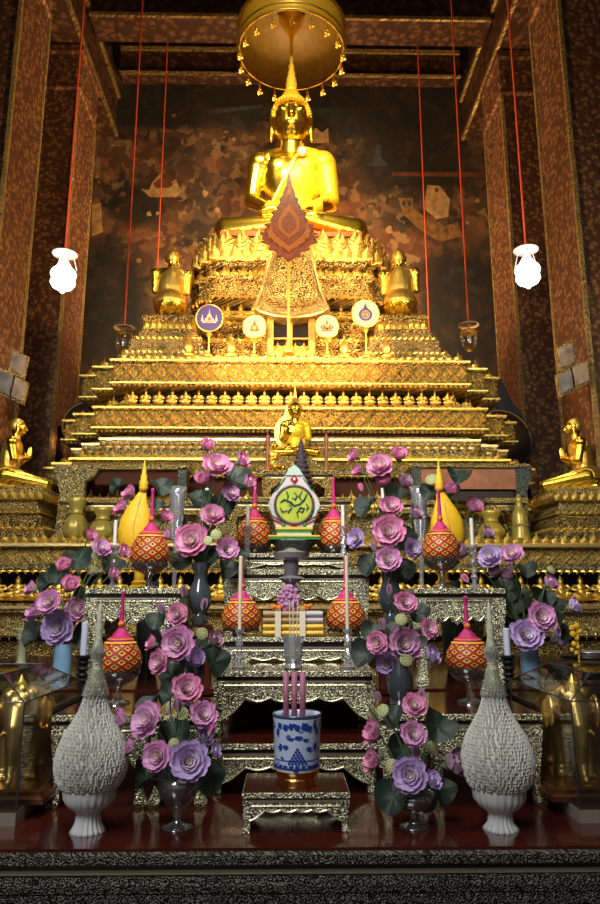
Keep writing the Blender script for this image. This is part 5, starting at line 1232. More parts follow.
# ============================================================ WHITE FLOWER CONES
WFL = mat('white_jasmine_buds',(.60,.60,.54),.6,noise=.25,nscale=80); WPL = mat('white_pleated_cloth',(.55,.57,.56),.5,noise=.1,nscale=20); WTIP = mat('pale_yellow_green_flower',(.52,.55,.38),.6,noise=.3,nscale=60)
def white_cone(px, Y, lab, pb=831, seed=1):
    b = at(px,pb,Y); k = 1/ppm(px,760,Y); zz = lambda py: at(px,py,Y).z-zf
    t = thing('white_flower_cone', lab, 'flower offering', (b.x,Y,zf))
    MB().lathe([(17*k,0),(15*k,.01),(12*k,zz(822)),(11*k,zz(814)),(12.5*k,zz(810)),(14*k,zz(808))],72,flute=(18,.07)).build('pleated_foot', WPL, t, local=True, smooth=True)
    MB().lathe([(13*k,zz(810)),(20*k,zz(805)),(24.5*k,zz(798)),(25.5*k,zz(790)),(26*k,zz(783))],72,flute=(22,.04)).build('pleated_bowl', WPL, t, local=True, smooth=True)
    body = [(26,788),(31,780),(34,770),(34,760),(32,749),(27,736),(20,724),(14,713),(10.5,703),(8.5,694),(8,688)]
    core = MB().lathe([(r*k*.97,zz(y)) for r,y in body],40).build('bud_core', WFL, t, local=True, smooth=True)
    rs = random.Random(seed); m = MB()
    def prof(y):
        for (r0_,y0_),(r1_,y1_) in zip(body,body[1:]):
            if y1_ <= y <= y0_: u = (y0_-y)/(y0_-y1_+1e-9); return r0_+(r1_-r0_)*u
        return body[-1][0]
    y = 786; row = 0
    while y > 690:
        r = prof(y)*k; n = max(10,int(2*PI*r/.0135)); s2 = prof(y-2)*k-r
        for i in range(n):
            a = 2*PI*(i+.5*(row%2))/n+rs.uniform(-.05,.05); o = Vector((math.cos(a),math.sin(a),0)); tt = Vector((-o.y,o.x,0)); p = o*r+Vector((0,0,zz(y)))
            w = .006; m.add([p-tt*w,p+tt*w,p+Vector((0,0,.021))+o*(.008+s2),p+o*.010+Vector((0,0,.003))],[(0,1,3),(1,2,3),(2,0,3),(0,2,1)])
        y -= 3.4; row += 1
    m.build('jasmine_buds', WFL, core, local=True)
    def spikes(nm, rows, mt, L):
        mm = MB()
        for (yy,rr,ln) in rows:
            n = max(10,int(rr*2.6))
            for i in range(n):
                a = 2*PI*(i+rs.random())/n; o = Vector((math.cos(a),math.sin(a),0)); tt = Vector((-o.y,o.x,0)); p = o*rr*k*.5+Vector((0,0,zz(yy)))
                q_ = o*(rr*k)+Vector((0,0,zz(yy)+ln*k)); mm.add([p-tt*.009,p+tt*.009,q_,p+Vector((0,0,-.008))],[(0,1,2),(1,3,2),(3,0,2)])
        mm.build(nm, mt, t, local=True)
    spikes('spiky_collar', [(y_,14.5-(696-y_)*.28,1.5) for y_ in range(696,680,-2)]+[(y_,9.5-(680-y_)*.2,1.5) for y_ in range(680,668,-2)]+[(y_,6.2,1.5) for y_ in range(668,658,-3)], WFL, 1)
    spikes('upper_collar', [(y_,9.5-abs(y_-654)*.45,2.5) for y_ in range(662,642,-2)], WFL, 1)
    MB().lathe([(9.5*k,zz(690)),(7*k,zz(682)),(5*k,zz(668)),(4*k,zz(655)),(5*k,zz(645)),(3.5*k,zz(636)),(4.2*k,zz(628)),(2.6*k,zz(620)),(3*k,zz(612)),(1.2*k,zz(604)),(0,zz(600))],14).build('tip', WTIP, t, local=True, smooth=True)
white_cone(87.5,3.06,'white jasmine flower cone on a pleated foot at the front left')
white_cone(501,3.06,'white jasmine flower cone on a pleated foot at the front right',829,2)

# ============================================================ GLASS CASES WITH GOLD ELEPHANTS
def elephant_mesh():
    m = MB()   # facing -Y, about 1 tall
    m.ell((0,.25,.66),(.29,.50,.30),20,14); m.ell((0,-.12,.68),(.26,.28,.28)); m.ell((0,.58,.62),(.26,.22,.26))
    for s in (-1,1):
        m.capsule((s*.16,-.14,.6),(s*.16,-.16,.1),.115,.085); m.capsule((s*.16,-.16,.08),(s*.16,-.17,.05),.105,.10)
        m.capsule((s*.16,.56,.55),(s*.16,.58,.1),.135,.085); m.capsule((s*.16,.57,.08),(s*.16,.56,.05),.10,.10)
        for k in (-1,0,1):
            m.ell((s*.16+k*.055,-.265,.03),(.03,.03,.035),8,6); m.ell((s*.16+k*.055,.465,.03),(.03,.03,.035),8,6)
        m.ell((s*.27,-.33,.80),(.06,.17,.2)); m.ell((s*.33,-.27,.74),(.04,.12,.17))     # ears
        m.capsule((s*.10,-.60,.66),(s*.13,-.82,.60),.032,.016,8,3)                      # tusks
        m.ell((s*.11,-.42,1.0),(.11,.12,.1))
        m.ell((s*.17,-.53,.86),(.03,.03,.035))
    m.ell((0,-.42,.88),(.21,.21,.21))
    pts = [(0,-.55,.82),(0,-.68,.66),(0,-.72,.46),(0,-.70,.26),(0,-.76,.12),(0,-.86,.10)]; rs_ = [.15,.115,.085,.065,.05,.045]
    for i in range(5): m.capsule(pts[i],pts[i+1],rs_[i],rs_[i+1])
    m.capsule((0,.78,.72),(0,.86,.34),.03,.018,8,3)
    return remeshed(m,'elephant_body',.014,2)
EM = elephant_mesh(); EM.materials.append(mat('burnished_gold',(.95,.66,.20),.34,.85))
BRW = mat('brown_case_wood',(.07,.02,.012),.25,noise=.3,nscale=12,coat=.4)
def case(x0, x1, yf, yb, lab, lab2, ex, rz, seed):
    t = thing('glass_case', lab, 'display case', ((x0+x1)/2,(yf+yb)/2,zf))
    zc0 = zf+.055; zt_ = Z(-.42)
    MB().box(x0,x1,yf,yb,zf,zf+.05).build('grey_base', mat('grey_metal_base'+str(seed),(.30,.27,.22),.35,.4), t)
    MB().box(x0+.01,x1-.01,yf+.01,yb-.01,zf+.05,zc0).build('case_floor', BRW, t)
    ym = (yf+yb)/2
    g = MB(); th = .003
    g.box(x0,x1,yf,yf+th,zc0,zt_); g.box(x0,x1,yb-th,yb,zc0,zt_); g.box(x0,x0+th,yf,yb,zc0,zt_); g.box(x1-th,x1,yf,yb,zc0,zt_)
    g.build('glass_walls', PANE, t)
    zr = zt_+.10; ix = .16; iy = .16
    base_ = [(x0,yf,zt_),(x1,yf,zt_),(x1,yb,zt_),(x0,yb,zt_)]; top_ = [(x0+ix,yf+iy,zr),(x1-ix,yf+iy,zr),(x1-ix,yb-iy,zr),(x0+ix,yb-iy,zr)]
    g = MB(); g.add(base_+top_+[(x,y,z-th) for x,y,z in base_+top_],[(0,1,5,4),(1,2,6,5),(2,3,7,6),(3,0,4,7),(4,5,6,7),(8,9,13,12)[::-1],(9,10,14,13)[::-1],(10,11,15,14)[::-1],(11,8,12,15)[::-1],(12,13,14,15)[::-1]])
    g.build('glass_roof', PANE, t)
    f = MB()
    for a in range(4):
        f.tube([base_[a],(base_[a][0],base_[a][1],zc0)],.0035,6); f.tube([base_[a],base_[(a+1)%4]],.003,6); f.tube([base_[a],top_[a]],.003,6); f.tube([top_[a],top_[(a+1)%4]],.003,6)
    f.build('joint_strips', mat('dark_glazing_strip'+str(seed),(.03,.03,.03),.4), t)
    # stepped wooden and gilt floor
    t2 = thing('elephant_plinth', lab2.replace('elephant statue','stepped gilt-edged plinth under the elephant'), 'plinth', (ex,(yf+yb)/2,zc0))
    MB().box(ex-.22,ex+.22,yf+.10,yb-.08,zc0,zc0+.02).box(ex-.20,ex+.20,yf+.12,yb-.10,zc0+.03,zc0+.045).build('wood_step', BRW, t2); MB().box(ex-.21,ex+.21,yf+.11,yb-.09,zc0+.02,zc0+.03).box(ex-.19,ex+.19,yf+.125,yb-.105,zc0+.045,zc0+.055).build('gilt_step', BRASS, t2)
    e = thing('elephant_statue', lab2, 'statue', (ex,ym+.02,zc0+.055), rz); s = .37
    shared('body', EM, e, (0,-.06,0), sc=s)
    m = MB(); m.prismT([(-.26,.5),(-.3,.75),(-.2,.93),(0,1.0),(.2,.93),(.3,.75),(.26,.5),(.29,.5),(.33,.76),(.22,.96),(0,1.03),(-.22,.96),(-.33,.76),(-.29,.5)], lambda a,b,d:(a*s,(d)*s,b*s-.01), .05,.5); m.build('saddle_cloth', SATIN, e, local=True)
    m = MB(); m.lathe([(.12,1.08),(.1,1.12),(.06,1.16),(.03,1.22),(0,1.28)],12,(0,-.42,0)); m.v = [(x*s,y*s-.06,z*s-.01) for x,y,z in m.v]; m.build('headdress', SATIN, e, local=True)
xl1 = at(15,824,3.13).x; xr0 = at(580,822,3.13).x
case(xl1-.62,xl1,3.13,3.97,'hip-roofed glass case holding a gold elephant at the left edge','golden elephant statue inside the left glass case',xl1-.145,.2,1)
case(xr0,xr0+.62,3.13,3.97,'hip-roofed glass case holding a gold elephant at the right edge','golden elephant statue inside the right glass case',xr0+.145,-.2,2)
# dish lid and garland on the right
c = at(592,662,4.35); t = thing('covered_dish','dark covered dish with pale rim at the right edge behind the glass case','dish',(c.x+.1,4.6,zG)); hh = at(592,655,4.35).z-zG
MB().lathe([(.14,0),(.16,.02),(.17,hh*.5),(.17,hh*.8)],32).build('dish', mat('bronze_dish',(.18,.14,.06),.3,.7), t, local=True, smooth=True, ang=40); MB().lathe([(.175,hh*.8),(.185,hh*.86),(.17,hh*.93),(.12,hh),(0,hh*1.02)],32).build('lid', BLACK, t, local=True, smooth=True); MB().lathe([(.12,hh*1.0),(.125,hh*1.02),(.08,hh*1.04),(0,hh*1.04)],32).build('lid_plate', mat('pale_tin',(.5,.5,.5),.3,.6), t, local=True, smooth=True)
c = at(575,640,4.5); t = thing('marigold_garland','small yellow and orange marigold garland hanging beside the right blooms','garland',(c.x,4.45,zG))
m = MB(); rs = random.Random(9)
for px,py,r in ((572,628,.02),(577,626,.02),(580,631,.018),(573,634,.02),(577,638,.016),(574,644,.018),(578,647,.014),(572,650,.014),(576,653,.012)):
    q_ = at(px,py,4.45); m.ell((q_.x,4.45,q_.z),(r,r*.8,r),9,7)
m.tube([(c.x,4.46,zG),(c.x,4.46,at(575,628,4.45).z)],.006,6); m.build('blossoms', MARI, t)
# tall hurricane glasses
for px,lab in ((176,'tall clear hurricane glass behind the upper left lotus blooms'),(420,'tall clear hurricane glass behind the upper right lotus blooms')):
    Y = 6.0; b = at(px,530,Y); k = 1/ppm(px,500,Y); zt_ = at(px,487,Y).z-zG; zb_2 = at(px,524,Y).z-zG
    t = thing('hurricane_glass', lab, 'glass', (b.x,Y,zG))
    MB().lathe([(8*k,0),(8*k,.02),(2*k,.05),(2*k,zb_2*.8),(6*k,zb_2),(7.5*k,zb_2+.1),(7.5*k,zt_*.95),(9.5*k,zt_),(9*k,zt_),(7*k,zt_*.95),(7*k,zb_2+.1)],24,caps=False).build('glass', CRYS, t, local=True, smooth=True)
# pale slender balusters beside the outer vases
c = at(21,660,5.6); t = thing('pale_candlestick','tall pale olive candlestick behind the left glass case','candlestick',(c.x,5.6,zG)); hh = at(21,628,5.6).z-zG
MB().lathe([(.07,0),(.05,.03),(.03,.06),(.032,hh*.7),(.05,hh*.76),(.035,hh*.8),(.05,hh*.86),(.03,hh*.9),(.06,hh*.95),(.05,hh)],18).build('stick', mat('pale_olive_paint',(.30,.30,.17),.5), t, local=True, smooth=True)

# ============================================================ LOTUS BLOOMS
def petal(L, W, elev, az, curl, z0=0, r0=.06):
    """one cupped petal as a thin double surface"""
    nu, nv = 7, 5; top = []
    for i in range(nu):
        u = i/(nu-1); w = W*math.sin(PI*min(1,(.12+.88*u)*.88))**.7
        if u == 1: w *= .8
        ang = elev+curl*(u-.3)
        for j in range(nv):
            v = -1+2*j/(nv-1)
            r = r0+L*u*math.cos(elev+curl*u*.5); z = z0+L*u*math.sin(elev+curl*u*.5)+.22*W*v*v
            x, y = r, v*w; top.append((x*math.cos(az)-y*math.sin(az), x*math.sin(az)+y*math.cos(az), z))
    fs = [(i*nv+j,i*nv+j+1,(i+1)*nv+j+1,(i+1)*nv+j) for i in range(nu-1) for j in range(nv-1)]
    return top, fs
def bloom(layers, seed):
    rs = random.Random(seed); m = MB()
    for n,L,W,el,cu,z0,ph in layers:
        for i in range(n):
            v, f = petal(L*rs.uniform(.9,1.08), W, el+rs.uniform(-.1,.1), 2*PI*(i+ph)/n+rs.uniform(-.08,.08), cu+rs.uniform(-.1,.15), z0); m.add(v, f)
    return m
def mk(nm, m, mt, ang=0):
    me = bpy.data.meshes.new(nm); me.from_pydata([tuple(v) for v in m.v],[],m.f); me.materials.append(mt); me.polygons.foreach_set('use_smooth',[True]*len(me.polygons)); return me
OPEN = {}; HALF = {}; BUD = {}
for c_ in PM:
    OPEN[c_] = [mk('petals', bloom([(10,1.0,.36,.10,.45,0,0),(10,.88,.34,.34,.55,.03,.5),(9,.74,.30,.62,.6,.04,.2),(8,.56,.25,.9,.5,.05,.6),(6,.38,.2,1.15,.3,.06,.1)], s), PM[c_]) for s in (1,2)]
    HALF[c_] = mk('petals', bloom([(7,1.0,.40,.55,.6,0,0),(6,.95,.36,.9,.45,.0,.5),(5,.8,.3,1.15,.35,.02,.1)], 5), PM[c_])
    BUD[c_] = mk('petals', bloom([(5,1.7,.55,1.15,.62,0,0),(4,1.6,.5,1.3,.45,0,.5)], 6), PM[c_])
CEN = mk('seed_centre', MB().lathe([(.1,-.1),(.16,.06),(.2,.16),(.12,.2),(0,.19)],12), mat('cream_stamens',(.72,.6,.32),.6,noise=.4,nscale=9))
CAL = mk('calyx', MB().lathe([(.03,-.3),(.1,-.16),(.3,-.03),(.1,.0)],10), STEM)
PODM = mk('pod_head', MB().lathe([(.1,-.9),(.3,-.5),(.75,-.05),(.95,.1),(1,.2),(.9,.26),(0,.3)],16), POD)
pd = MB()
for a,r in [(0,0)]+[(i*1.047,.45) for i in range(6)]+[(i*.57+.2,.76) for i in range(11)]: pd.ell((r*math.cos(a),r*math.sin(a),.29),(.1,.1,.06),6,4)
PODS = mk('seeds', pd, mat('olive_seeds',(.16,.18,.05),.6))
def leafmesh(seed):
    rs = random.Random(seed); m = MB(); nr, na = 6, 28; vs_ = [(0,0,0)]
    for i in range(1,nr+1):
        r = i/nr
        for j in range(na):
            a = 2*PI*j/na; z = .7*r*r*(.45+.55*math.sin(2*a+seed))+.08*math.sin(5*a+seed)*r; vs_.append((r*math.cos(a), r*math.sin(a), z))
    fs = [(0,1+j,1+(j+1)%na) for j in range(na)]
    for i in range(nr-1):
        for j in range(na): a = 1+i*na+j; b = 1+i*na+(j+1)%na; fs.append((a,a+na,b+na,b))
    m.add(vs_, fs); m.add([(x,y,z-.02) for x,y,z in vs_], [f[::-1] for f in fs]); return mk('leaf_blade', m, GREEN)
LEAF = [leafmesh(i) for i in (1,2,3)]
GREYLEAF = None
def orient(d):
    return Vector(d).to_track_quat('Z','Y').to_euler()
USED = set()
def bouquet(vname, vlab, Y, mouth, flowers, where, group, mouth_r=.03, vase=None):
    px, py = mouth; M0 = at(px,py,Y)
    k = 1/ppm(px,py,Y); rs = random.Random(int(px))
    for it in flowers:
        x, y, rp, kind, col, desc = it[:6]; dy = it[6] if len(it) > 6 else rs.uniform(-.13,.02)
        p = at(x,y,Y+dy); r = rp*(1.3 if kind in 'oh' else 1.12)/ppm(x,y,Y+dy)
        u = (x-px)/40.0; v = (py-y)/60.0
        if kind in 'oh': lab = f'{col} lotus bloom {desc} {where}'; nm, cat = 'lotus_bloom', 'flower'
        elif kind == 'b': lab = f'closed {col} lotus bud {desc} {where}'; nm, cat = 'lotus_bud', 'flower bud'
        elif kind == 'p': lab = f'green lotus seed pod {desc} {where}'; nm, cat = 'lotus_seed_pod', 'seed pod'
        else: lab = f'dark green lotus leaf {desc} {where}'; nm, cat = 'lotus_leaf', 'leaf'
        lab = lab.strip()
        assert lab not in USED, lab
        USED.add(lab)
        base_ = Vector((M0.x+rs.uniform(-1,1)*mouth_r, Y+rs.uniform(-.5,.5)*mouth_r, M0.z-.02))
        t = thing(nm, lab, cat, tuple(base_), group=group)
        L_ = p-base_
        d = Vector((u*.7+rs.uniform(-.15,.15), -1.0+rs.uniform(0,.25), .10+v*.25+rs.uniform(-.1,.2)))
        if kind == 'h': d = Vector((u*1.2+rs.uniform(-.3,.3), -.55, .55))
        if kind == 'b': d = Vector((u*.5, -.15, 1))
        if kind == 'l': d = Vector((u*.8+rs.uniform(-.4,.4), -.75, .55+rs.uniform(-.3,.3)))
        e = orient(d); e2 = Euler(e)
        if kind == 'o': q_ = shared('petals', OPEN[col][rs.randint(0,1)], t, L_, e, r*.92); shared('seed_centre', CEN, t, L_, e, r*.75)
        elif kind == 'h': q_ = shared('petals', HALF[col], t, L_, e, r*1.0)
        elif kind == 'b': q_ = shared('petals', BUD[col], t, L_-Vector((0,0,r*.9)), e, r*1.0)
        elif kind == 'p': q_ = shared('pod_head', PODM, t, L_, e, r); shared('seeds', PODS, q_)
        else: shared('leaf_blade', rs.choice(LEAF), t, L_, e, r)
        if kind in 'oh': shared('calyx', CAL, t, L_, e, r)
        # stem from the vase mouth to the back of the bloom
        dn = d.normalized(); back = L_-dn*r*(.12 if kind != 'l' else .0)-(Vector((0,0,r*.9)) if kind == 'b' else Vector())
        mid = Vector((L_.x*.35, max(L_.y,0)*.5+.02, L_.z*.6)); pts = []
        for i in range(7):
            s_ = i/6; pts.append(Vector((0,0,0))*(1-s_)**2+mid*2*s_*(1-s_)+back*s_*s_)
        MB().tube(pts, .0035, 5).build('stem', STEM, t, local=True)
def vase(name, lab, px, Y, z0, prof, m_, extra=None, hi=None):
    """prof: (pixel radius, pixel y)"""
    b = at(px,prof[0][1],Y); k = 1/ppm(px,prof[0][1],Y); t = thing(name, lab, 'vase', (b.x,Y,z0))
    zb = at(px,prof[0][1],Y).z; pr = [(r*k, at(px,y,Y).z-zb) for r,y in prof]
    MB().lathe(pr+[(pr[-1][0]*.85,pr[-1][1]),(pr[-1][0]*.8,pr[-1][1]-.03)],28,caps=True).build('vase_body', m_, t, local=True, smooth=True, ang=45)
    return t
def block(px, Y, z0, pyt, w, lab):
    c = at(px,pyt,Y); t = thing('lacquer_stand', lab, 'stand', (c.x,Y,z0))
    MB().box(-w,w,-w,w,c.z-z0-.02,c.z-z0).build('stand_top', RED, t, local=True)
    for sx in (-1,1):
        for sy in (-1,1): MB().box(sx*w*.8-.015,sx*w*.8+.015,sy*w*.8-.015,sy*w*.8+.015,0,c.z-z0-.02).build('leg', RED, t, local=True)
    return c.z
GW = 'lotus arrangement flowers'
zu = block(199,4.75,zG,624,.085,'small red lacquer stand under the upper left vase')
vase('flower_vase','smoky slender vase holding the upper left lotus bouquet',199,4.75,zu,[(7,624),(8,620),(6,614),(11,606),(12,598),(10,588),(6,580),(6,574),(9,568),(10,563)],GREYV)
bouquet('v','',4.75,(199,565),[
 (207,449,8,'h','pink','topmost'),(216,468,13,'o','pink','high'),(238,463,9,'h','pink','high right'),(203,484,9,'h','pink','left of the white candle'),
 (229,494,9,'o','rose','upper right'),(244,484,9,'h','pink','far right'),(212,517,11,'o','pink','central'),(192,542,15,'o','pink','biggest'),
 (170,538,7,'h','rose','far left'),(226,549,10,'o','rose','lower right'),(211,480,5,'b','dusky','small and high'),(216,535,5,'p','x','right of the biggest bloom'),(208,541,4.5,'p','x','below the central bloom'),
 (233,480,15,'l','x','at upper right',.06),(180,560,13,'l','x','at lower left',.05),(238,552,9,'l','x','at right',.08),(208,556,14,'l','x','at lower middle',.06),(222,505,12,'l','x','behind the central bloom',.1),(196,500,12,'l','x','at left',.1),(225,567,11,'l','x','at bottom right',.05)
 ],'in the upper left bouquet',GW)
zu2 = block(391,4.75,zG,622,.085,'small red lacquer stand under the upper right vase')
vase('flower_vase','smoky slender vase holding the upper right lotus bouquet',391,4.75,zu2,[(7,622),(8,618),(6,613),(12,604),(12.5,596),(10,587),(6,580),(6,574),(9,568),(10,563)],GREYV)
bouquet('v','',4.75,(391,565),[
 (357.5,458,7.5,'h','pink','topmost at left'),(380,468,12,'o','pink','high'),(398.5,459,9,'h','pink','high right'),(361,473,7,'h','pink','upper left'),
 (384,484,9,'h','pink','above the white candle'),(404,486,8,'h','dusky','right, dull and drooping'),(362,487,4,'b','pink','small at left'),(390,508,10,'o','pink','central'),(388,532,14,'o','pink','biggest'),
 (357,539,9,'o','violet','far left'),(388,560,11,'o','rose','lowest'),(411,549,9,'o','violet','lower right'),(412,517,9,'h','dusky','by the hurricane glass'),(375,546,5,'b','dusky','left of centre'),
 (368,507,12,'l','x','at left',.1),(404,537,12,'l','x','at right',.08),(372,565,12,'l','x','at lower left',.06),(402,570,12,'l','x','at lower right',.06),(398,497,12,'l','x','at upper right',.1)
 ],'in the upper right bouquet',GW)
# background blooms behind the yellow buds
vase('flower_vase','dark low vase of lotus behind the left yellow cone bud',148,5.3,zG,[(8,650),(12,630),(13,600),(8,575),(9,560)],GREYV)
bouquet('v','',5.3,(148,562),[(133,497,9,'h','pink','upper'),(125,512,9,'h','pink','left'),(163,520,8,'h','pink','right'),(118,488,9,'l','x','upper left'),(160,487,10,'l','x','upper right'),(157,504,6,'l','x','middle')],'behind the left yellow cone bud',GW)
vase('flower_vase','dark low vase of lotus behind the right yellow cone bud',455,5.3,zG,[(8,650),(12,630),(13,600),(8,575),(9,560)],GREYV)
bouquet('v','',5.3,(455,562),[(450,494,9,'h','pink','upper'),(471,511,10,'h','pink','right'),(459,476,11,'l','x','upper'),(432,492,10,'l','x','left'),(432,480,6,'p','x','upper left'),(484,536,8,'h','dusky','low and dull')],'behind the right yellow cone bud',GW)
# outer bouquets in blue vases
vase('flower_vase','pale blue square-shouldered vase at the far left behind the glass case',61,4.55,zG,[(9,684),(9,680),(9,660),(8.5,643)],BLUEV)
bouquet('v','',4.55,(61,646),[
 (88,538,7,'h','pink','topmost'),(100,549,9,'o','rose','upper right'),(65,570,9,'h','pink','upper left'),(92,571,5,'b','pink','small near the candle'),(70,589,10,'h','pink','middle'),(35,591,8,'h','rose','far left'),
 (50,603,11,'o','rose','left of centre'),(40,616,11,'h','rose','lower left'),(76,611,11,'o','rose','lower right'),(59,628,15,'o','violet','biggest and lowest'),(119,553,8,'h','pink','far right'),(110,575,7,'h','pink','right, by the candle foot'),
 (96,557,5,'p','x','near the top'),(95,569,4.5,'p','x','upper'),(36,636,13,'l','x','at lower left',.06),(84,600,12,'l','x','at right',.1),(110,562,12,'l','x','at far right',.1),(60,577,11,'l','x','at upper left',.1),(82,635,11,'l','x','at lower right',.05),(78,560,13,'l','x','at top',.12),(48,585,11,'l','x','at left',.12)
 ],'in the far left bouquet',GW)
vase('flower_vase','pale blue vase at the far right behind the glass case',531,4.55,zG,[(9,684),(9,680),(9,665),(8.5,648)],BLUEV)
bouquet('v','',4.55,(531,650),[
 (467,553,9,'h','dusky','far left'),(491,558,11,'o','violet','upper left, aster-like'),(512,556,10,'o','rose','topmost'),(499,573,8,'h','dusky','left of centre'),(512,577,8,'h','dusky','centre, drooping'),(546,586,9,'h','rose','right of centre'),
 (540,618,13,'o','rose','lower'),(525,637,14,'o','violet','biggest and lowest'),(569,608,9,'h','violet','far right'),(553,641,10,'h','violet','lower right'),(468,577,5,'b','pink','above the ribbon spike'),
 (561,628,12,'l','x','at lower right',-.05),(516,600,14,'l','x','at left',.08),(538,598,13,'l','x','in the middle',.1),(550,602,12,'l','x','at right',.1),(506,590,12,'l','x','at far left',.1),(530,612,12,'l','x','above the biggest bloom',.1),(527,570,9,'l','x','at top',.1),(512,628,12,'l','x','at lower left',.08),(551,570,4,'p','x','at upper right')
 ],'in the far right bouquet',GW)
# middle bouquets
vase('flower_vase','smoky round-bellied vase holding the middle left bouquet',186,3.62,zG,[(7,702),(9,700),(6,694),(12,686),(13,678),(10,668),(7,661),(8,655)],GREYV)
bouquet('v','',3.62,(186,658),[
 (178,615,10,'o','pink','topmost'),(179,644,15,'o','rose','biggest'),(156,645,8,'h','pink','far left'),(161,662,11,'o','pink','lower left'),(194,664,11,'h','violet','lower right'),(211,642,9,'h','dusky','far right'),
 (184,591,6,'b','dusky','tall central'),(203,604,6,'b','dusky','tall right'),(163,608,6,'b','dusky','tall left'),(202,634,5.5,'p','x','right of the biggest bloom'),(158,620,10,'l','x','at upper left'),(214,662,13,'l','x','at right',-.03),(188,680,12,'l','x','at bottom',-.03),(172,675,11,'l','x','at lower left',.06),(198,650,11,'l','x','in the middle',.08)
 ],'in the middle left bouquet',GW)
vase('flower_vase','smoky round-bellied vase holding the middle right bouquet',401,3.62,zG,[(9,712),(11,709),(9,705),(12,697),(13,687),(11,675),(7,665),(7,655)],GREYV)
bouquet('v','',3.62,(401,658),[
 (404,604,10,'o','pink','topmost'),(427,630,9,'o','pink','upper right'),(403,645,15,'o','rose','biggest'),(378,643,10,'o','pink','far left'),(387,663,10,'o','violet','lower left'),(427,658,10,'h','violet','lower right'),
 (390,589,5,'b','dusky','tall central'),(384,624,6,'b','dusky','left'),(401,620,5.5,'p','x','upper'),(406,660,6,'p','x','lower'),(367,655,14,'l','x','at far left',.05),(372,632,10,'l','x','at upper left',.05),(418,612,10,'l','x','at upper right',.08),(414,640,12,'l','x','at right',.08),(392,632,11,'l','x','behind the biggest bloom',.1)
 ],'in the middle right bouquet',GW)
# front bouquets in stemmed glasses
def goblet(px, Y, pyb, pyt, lab):
    b = at(px,pyb,Y); k = 1/ppm(px,(pyb+pyt)/2,Y); h = at(px,pyt,Y).z-zf; t = thing('glass_goblet_vase', lab, 'vase', (b.x,Y,zf))
    MB().lathe([(15*k,0),(15*k,.004),(9*k,.012),(3*k,.03),(3.5*k,h*.22),(5*k,h*.28),(3.5*k,h*.33),(10*k,h*.42),(18*k,h*.62),(20.5*k,h*.8),(20.5*k,h),(19.5*k,h),(19.3*k,h*.8),(17*k,h*.64),(9*k,h*.46),(0,h*.42)],36,flute=(12,.015)).build('goblet', CRYS2, t, local=True, smooth=True)
    MB().lathe([(0,h*.45),(9*k,h*.48),(16.5*k,h*.66),(18.6*k,h*.8),(18.6*k,h*.88),(0,h*.88)],30).build('water', mat('murky_water'+str(px),(.10,.12,.12),.1,alpha=.75), t, local=True, smooth=True)
goblet(177,3.1,829,776,'stemmed glass vase holding the front left lotus bouquet')
bouquet('v','',3.1,(177,780),[
 (186,690,13,'o','pink','topmost'),(202,716,12,'o','rose','upper right'),(149,722,16,'o','rose','upper left'),(127,722,12,'h','rose','far left'),(189,762,17,'o','violet','biggest and lowest'),(158,757,13,'o','rose','lower left'),
 (135,749,9,'h','rose','left'),(201,739,10,'h','violet','right of centre'),(212,752,7,'h','violet','far right'),(178,705,7,'b','dusky','below the topmost bloom'),(209,729,6,'b','pink','right'),(174,744,5,'p','x','central'),(182,714,6,'p','x','upper'),
 (151,706,12,'l','x','at upper left',.08),(206,778,15,'l','x','at lower right',-.03),(146,778,14,'l','x','at lower left'),(170,696,11,'l','x','at top',.08),(176,735,15,'l','x','in the middle',.1),(165,775,13,'l','x','at bottom',.06)
 ],'in the front left bouquet',GW)
goblet(415,3.1,832,792,'dark stemmed glass vase holding the front right lotus bouquet')
bouquet('v','',3.1,(415,796),[
 (414,707,11,'o','pink','topmost'),(379,735,12,'h','pink','upper left'),(412,735,11,'o','rose','central'),(378,763,11,'h','pink','lower left'),(410,776,15,'o','violet','biggest and lowest'),(428,783,10,'h','violet','lower right'),(447,766,14,'h','dusky','far right, dull'),
 (416,752,6,'b','dusky','below the central bloom'),(380,696,5.5,'b','dusky','tall left'),(421,695,6,'b','dusky','tall right'),(383,711,6,'p','x','upper left'),(432,748,6,'p','x','right'),(392,766,6,'p','x','lower left'),
 (437,726,16,'l','x','at upper right',-.02),(394,797,16,'l','x','at lower left',-.02),(396,717,11,'l','x','at upper left',.06),(404,750,14,'l','x','in the middle',.1),(440,790,13,'l','x','at lower right',.08),(425,800,11,'l','x','at bottom',.05)
 ],'in the front right bouquet',GW)

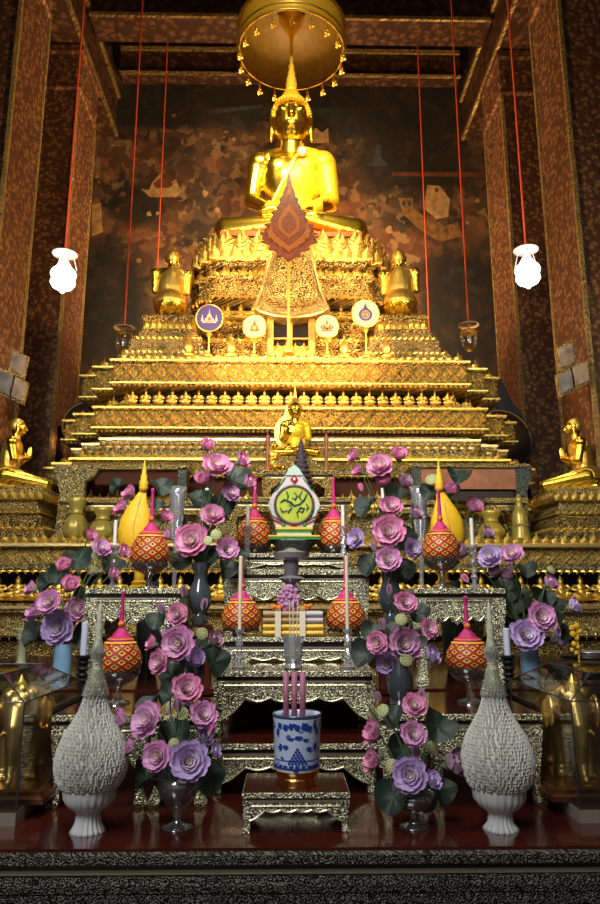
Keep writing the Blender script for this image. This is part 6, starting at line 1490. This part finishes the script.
# ============================================================ LIGHT
def area(loc, tgt, size, e, col, name, spread=180):
    l = bpy.data.lights.new(name,'AREA'); l.energy = e; l.color = col; l.size = size; l.spread = math.radians(spread)
    o = bpy.data.objects.new(name, l); C.objects.link(o); o.location = loc; o.rotation_euler = (Vector(tgt)-Vector(loc)).to_track_quat('-Z','Y').to_euler(); return o
def spot(loc, tgt, e, col, ang, name, blend=.6, size=.15):
    l = bpy.data.lights.new(name,'SPOT'); l.energy = e; l.color = col; l.spot_size = math.radians(ang); l.spot_blend = blend; l.shadow_soft_size = size
    o = bpy.data.objects.new(name, l); C.objects.link(o); o.location = loc; o.rotation_euler = (Vector(tgt)-Vector(loc)).to_track_quat('-Z','Y').to_euler(); return o
WARM = (1,.82,.52)
spot((-2.4,2.6,6.2),(0,9.5,4.6),310,WARM,52,'hall_spotlight_left',size=.3)
spot((2.4,2.6,6.2),(0,9.5,4.6),290,WARM,52,'hall_spotlight_right',size=.3)
spot((-3.4,3.0,4.2),(-1.9,9.0,4.2),230,WARM,60,'pedestal_spotlight_left',size=.3)
spot((3.4,3.0,4.2),(1.9,9.0,4.2),230,WARM,60,'pedestal_spotlight_right',size=.3)
spot((-1.5,6.0,10.5),(0,10.7,9.3),800,(1,.76,.38),38,'statue_spotlight_left',size=.2)
spot((1.5,6.0,10.5),(0,10.7,9.3),800,(1,.76,.38),38,'statue_spotlight_right',size=.2)
spot((0,3.5,13.0),(0,10.9,11.9),900,(1,.84,.5),30,'umbrella_fill',size=.2)  # added spot that brightens the outside of the umbrella
area((0,7.4,9.6),(0,10.6,7.7),1.6,85,(1,.8,.45),'statue_fill',58)  # added area light, gives the statue's legs a reflected streak
spot((-3.2,11.6,3.9),(-4.3,13,8),400,(1,.55,.22),120,'pillar_uplight_left')
spot((3.2,11.6,3.9),(4.3,13,8),400,(1,.55,.22),120,'pillar_uplight_right')
area((0,12.6,6.0),(0,15,9.5),2.5,850,(1,.6,.3),'mural_light')
area((-2.6,-1.5,6.0),(.2,6.6,1.6),2.4,100,(.97,.98,1),'daylight_from_doors',90)
area((-.3,3.0,5.4),(0,6.2,1.2),1.6,75,(1,.95,.85),'altar_fill',110)  # added unseen area light, lifts the middle altar tables
area((-2.0,-3,4.5),(0,4,.8),3,18,(.95,.98,1),'daylight_fill')
spot((-2.2,7.0,5.0),(4.4,11.2,6.6),1300,(1,.6,.3),85,'pillar_fill_right',size=.2)  # added invisible spot, warms the inner faces of the right pillars
spot((2.2,7.0,5.0),(-4.4,11.2,6.6),1300,(1,.6,.3),85,'pillar_fill_left',size=.2)  # its twin, added to warm the left pillars
w = bpy.data.worlds.new('dim_hall'); bpy.context.scene.world = w; w.use_nodes = True
w.node_tree.nodes['Background'].inputs[0].default_value = (.11,.085,.065,1); w.node_tree.nodes['Background'].inputs[1].default_value = 1.0
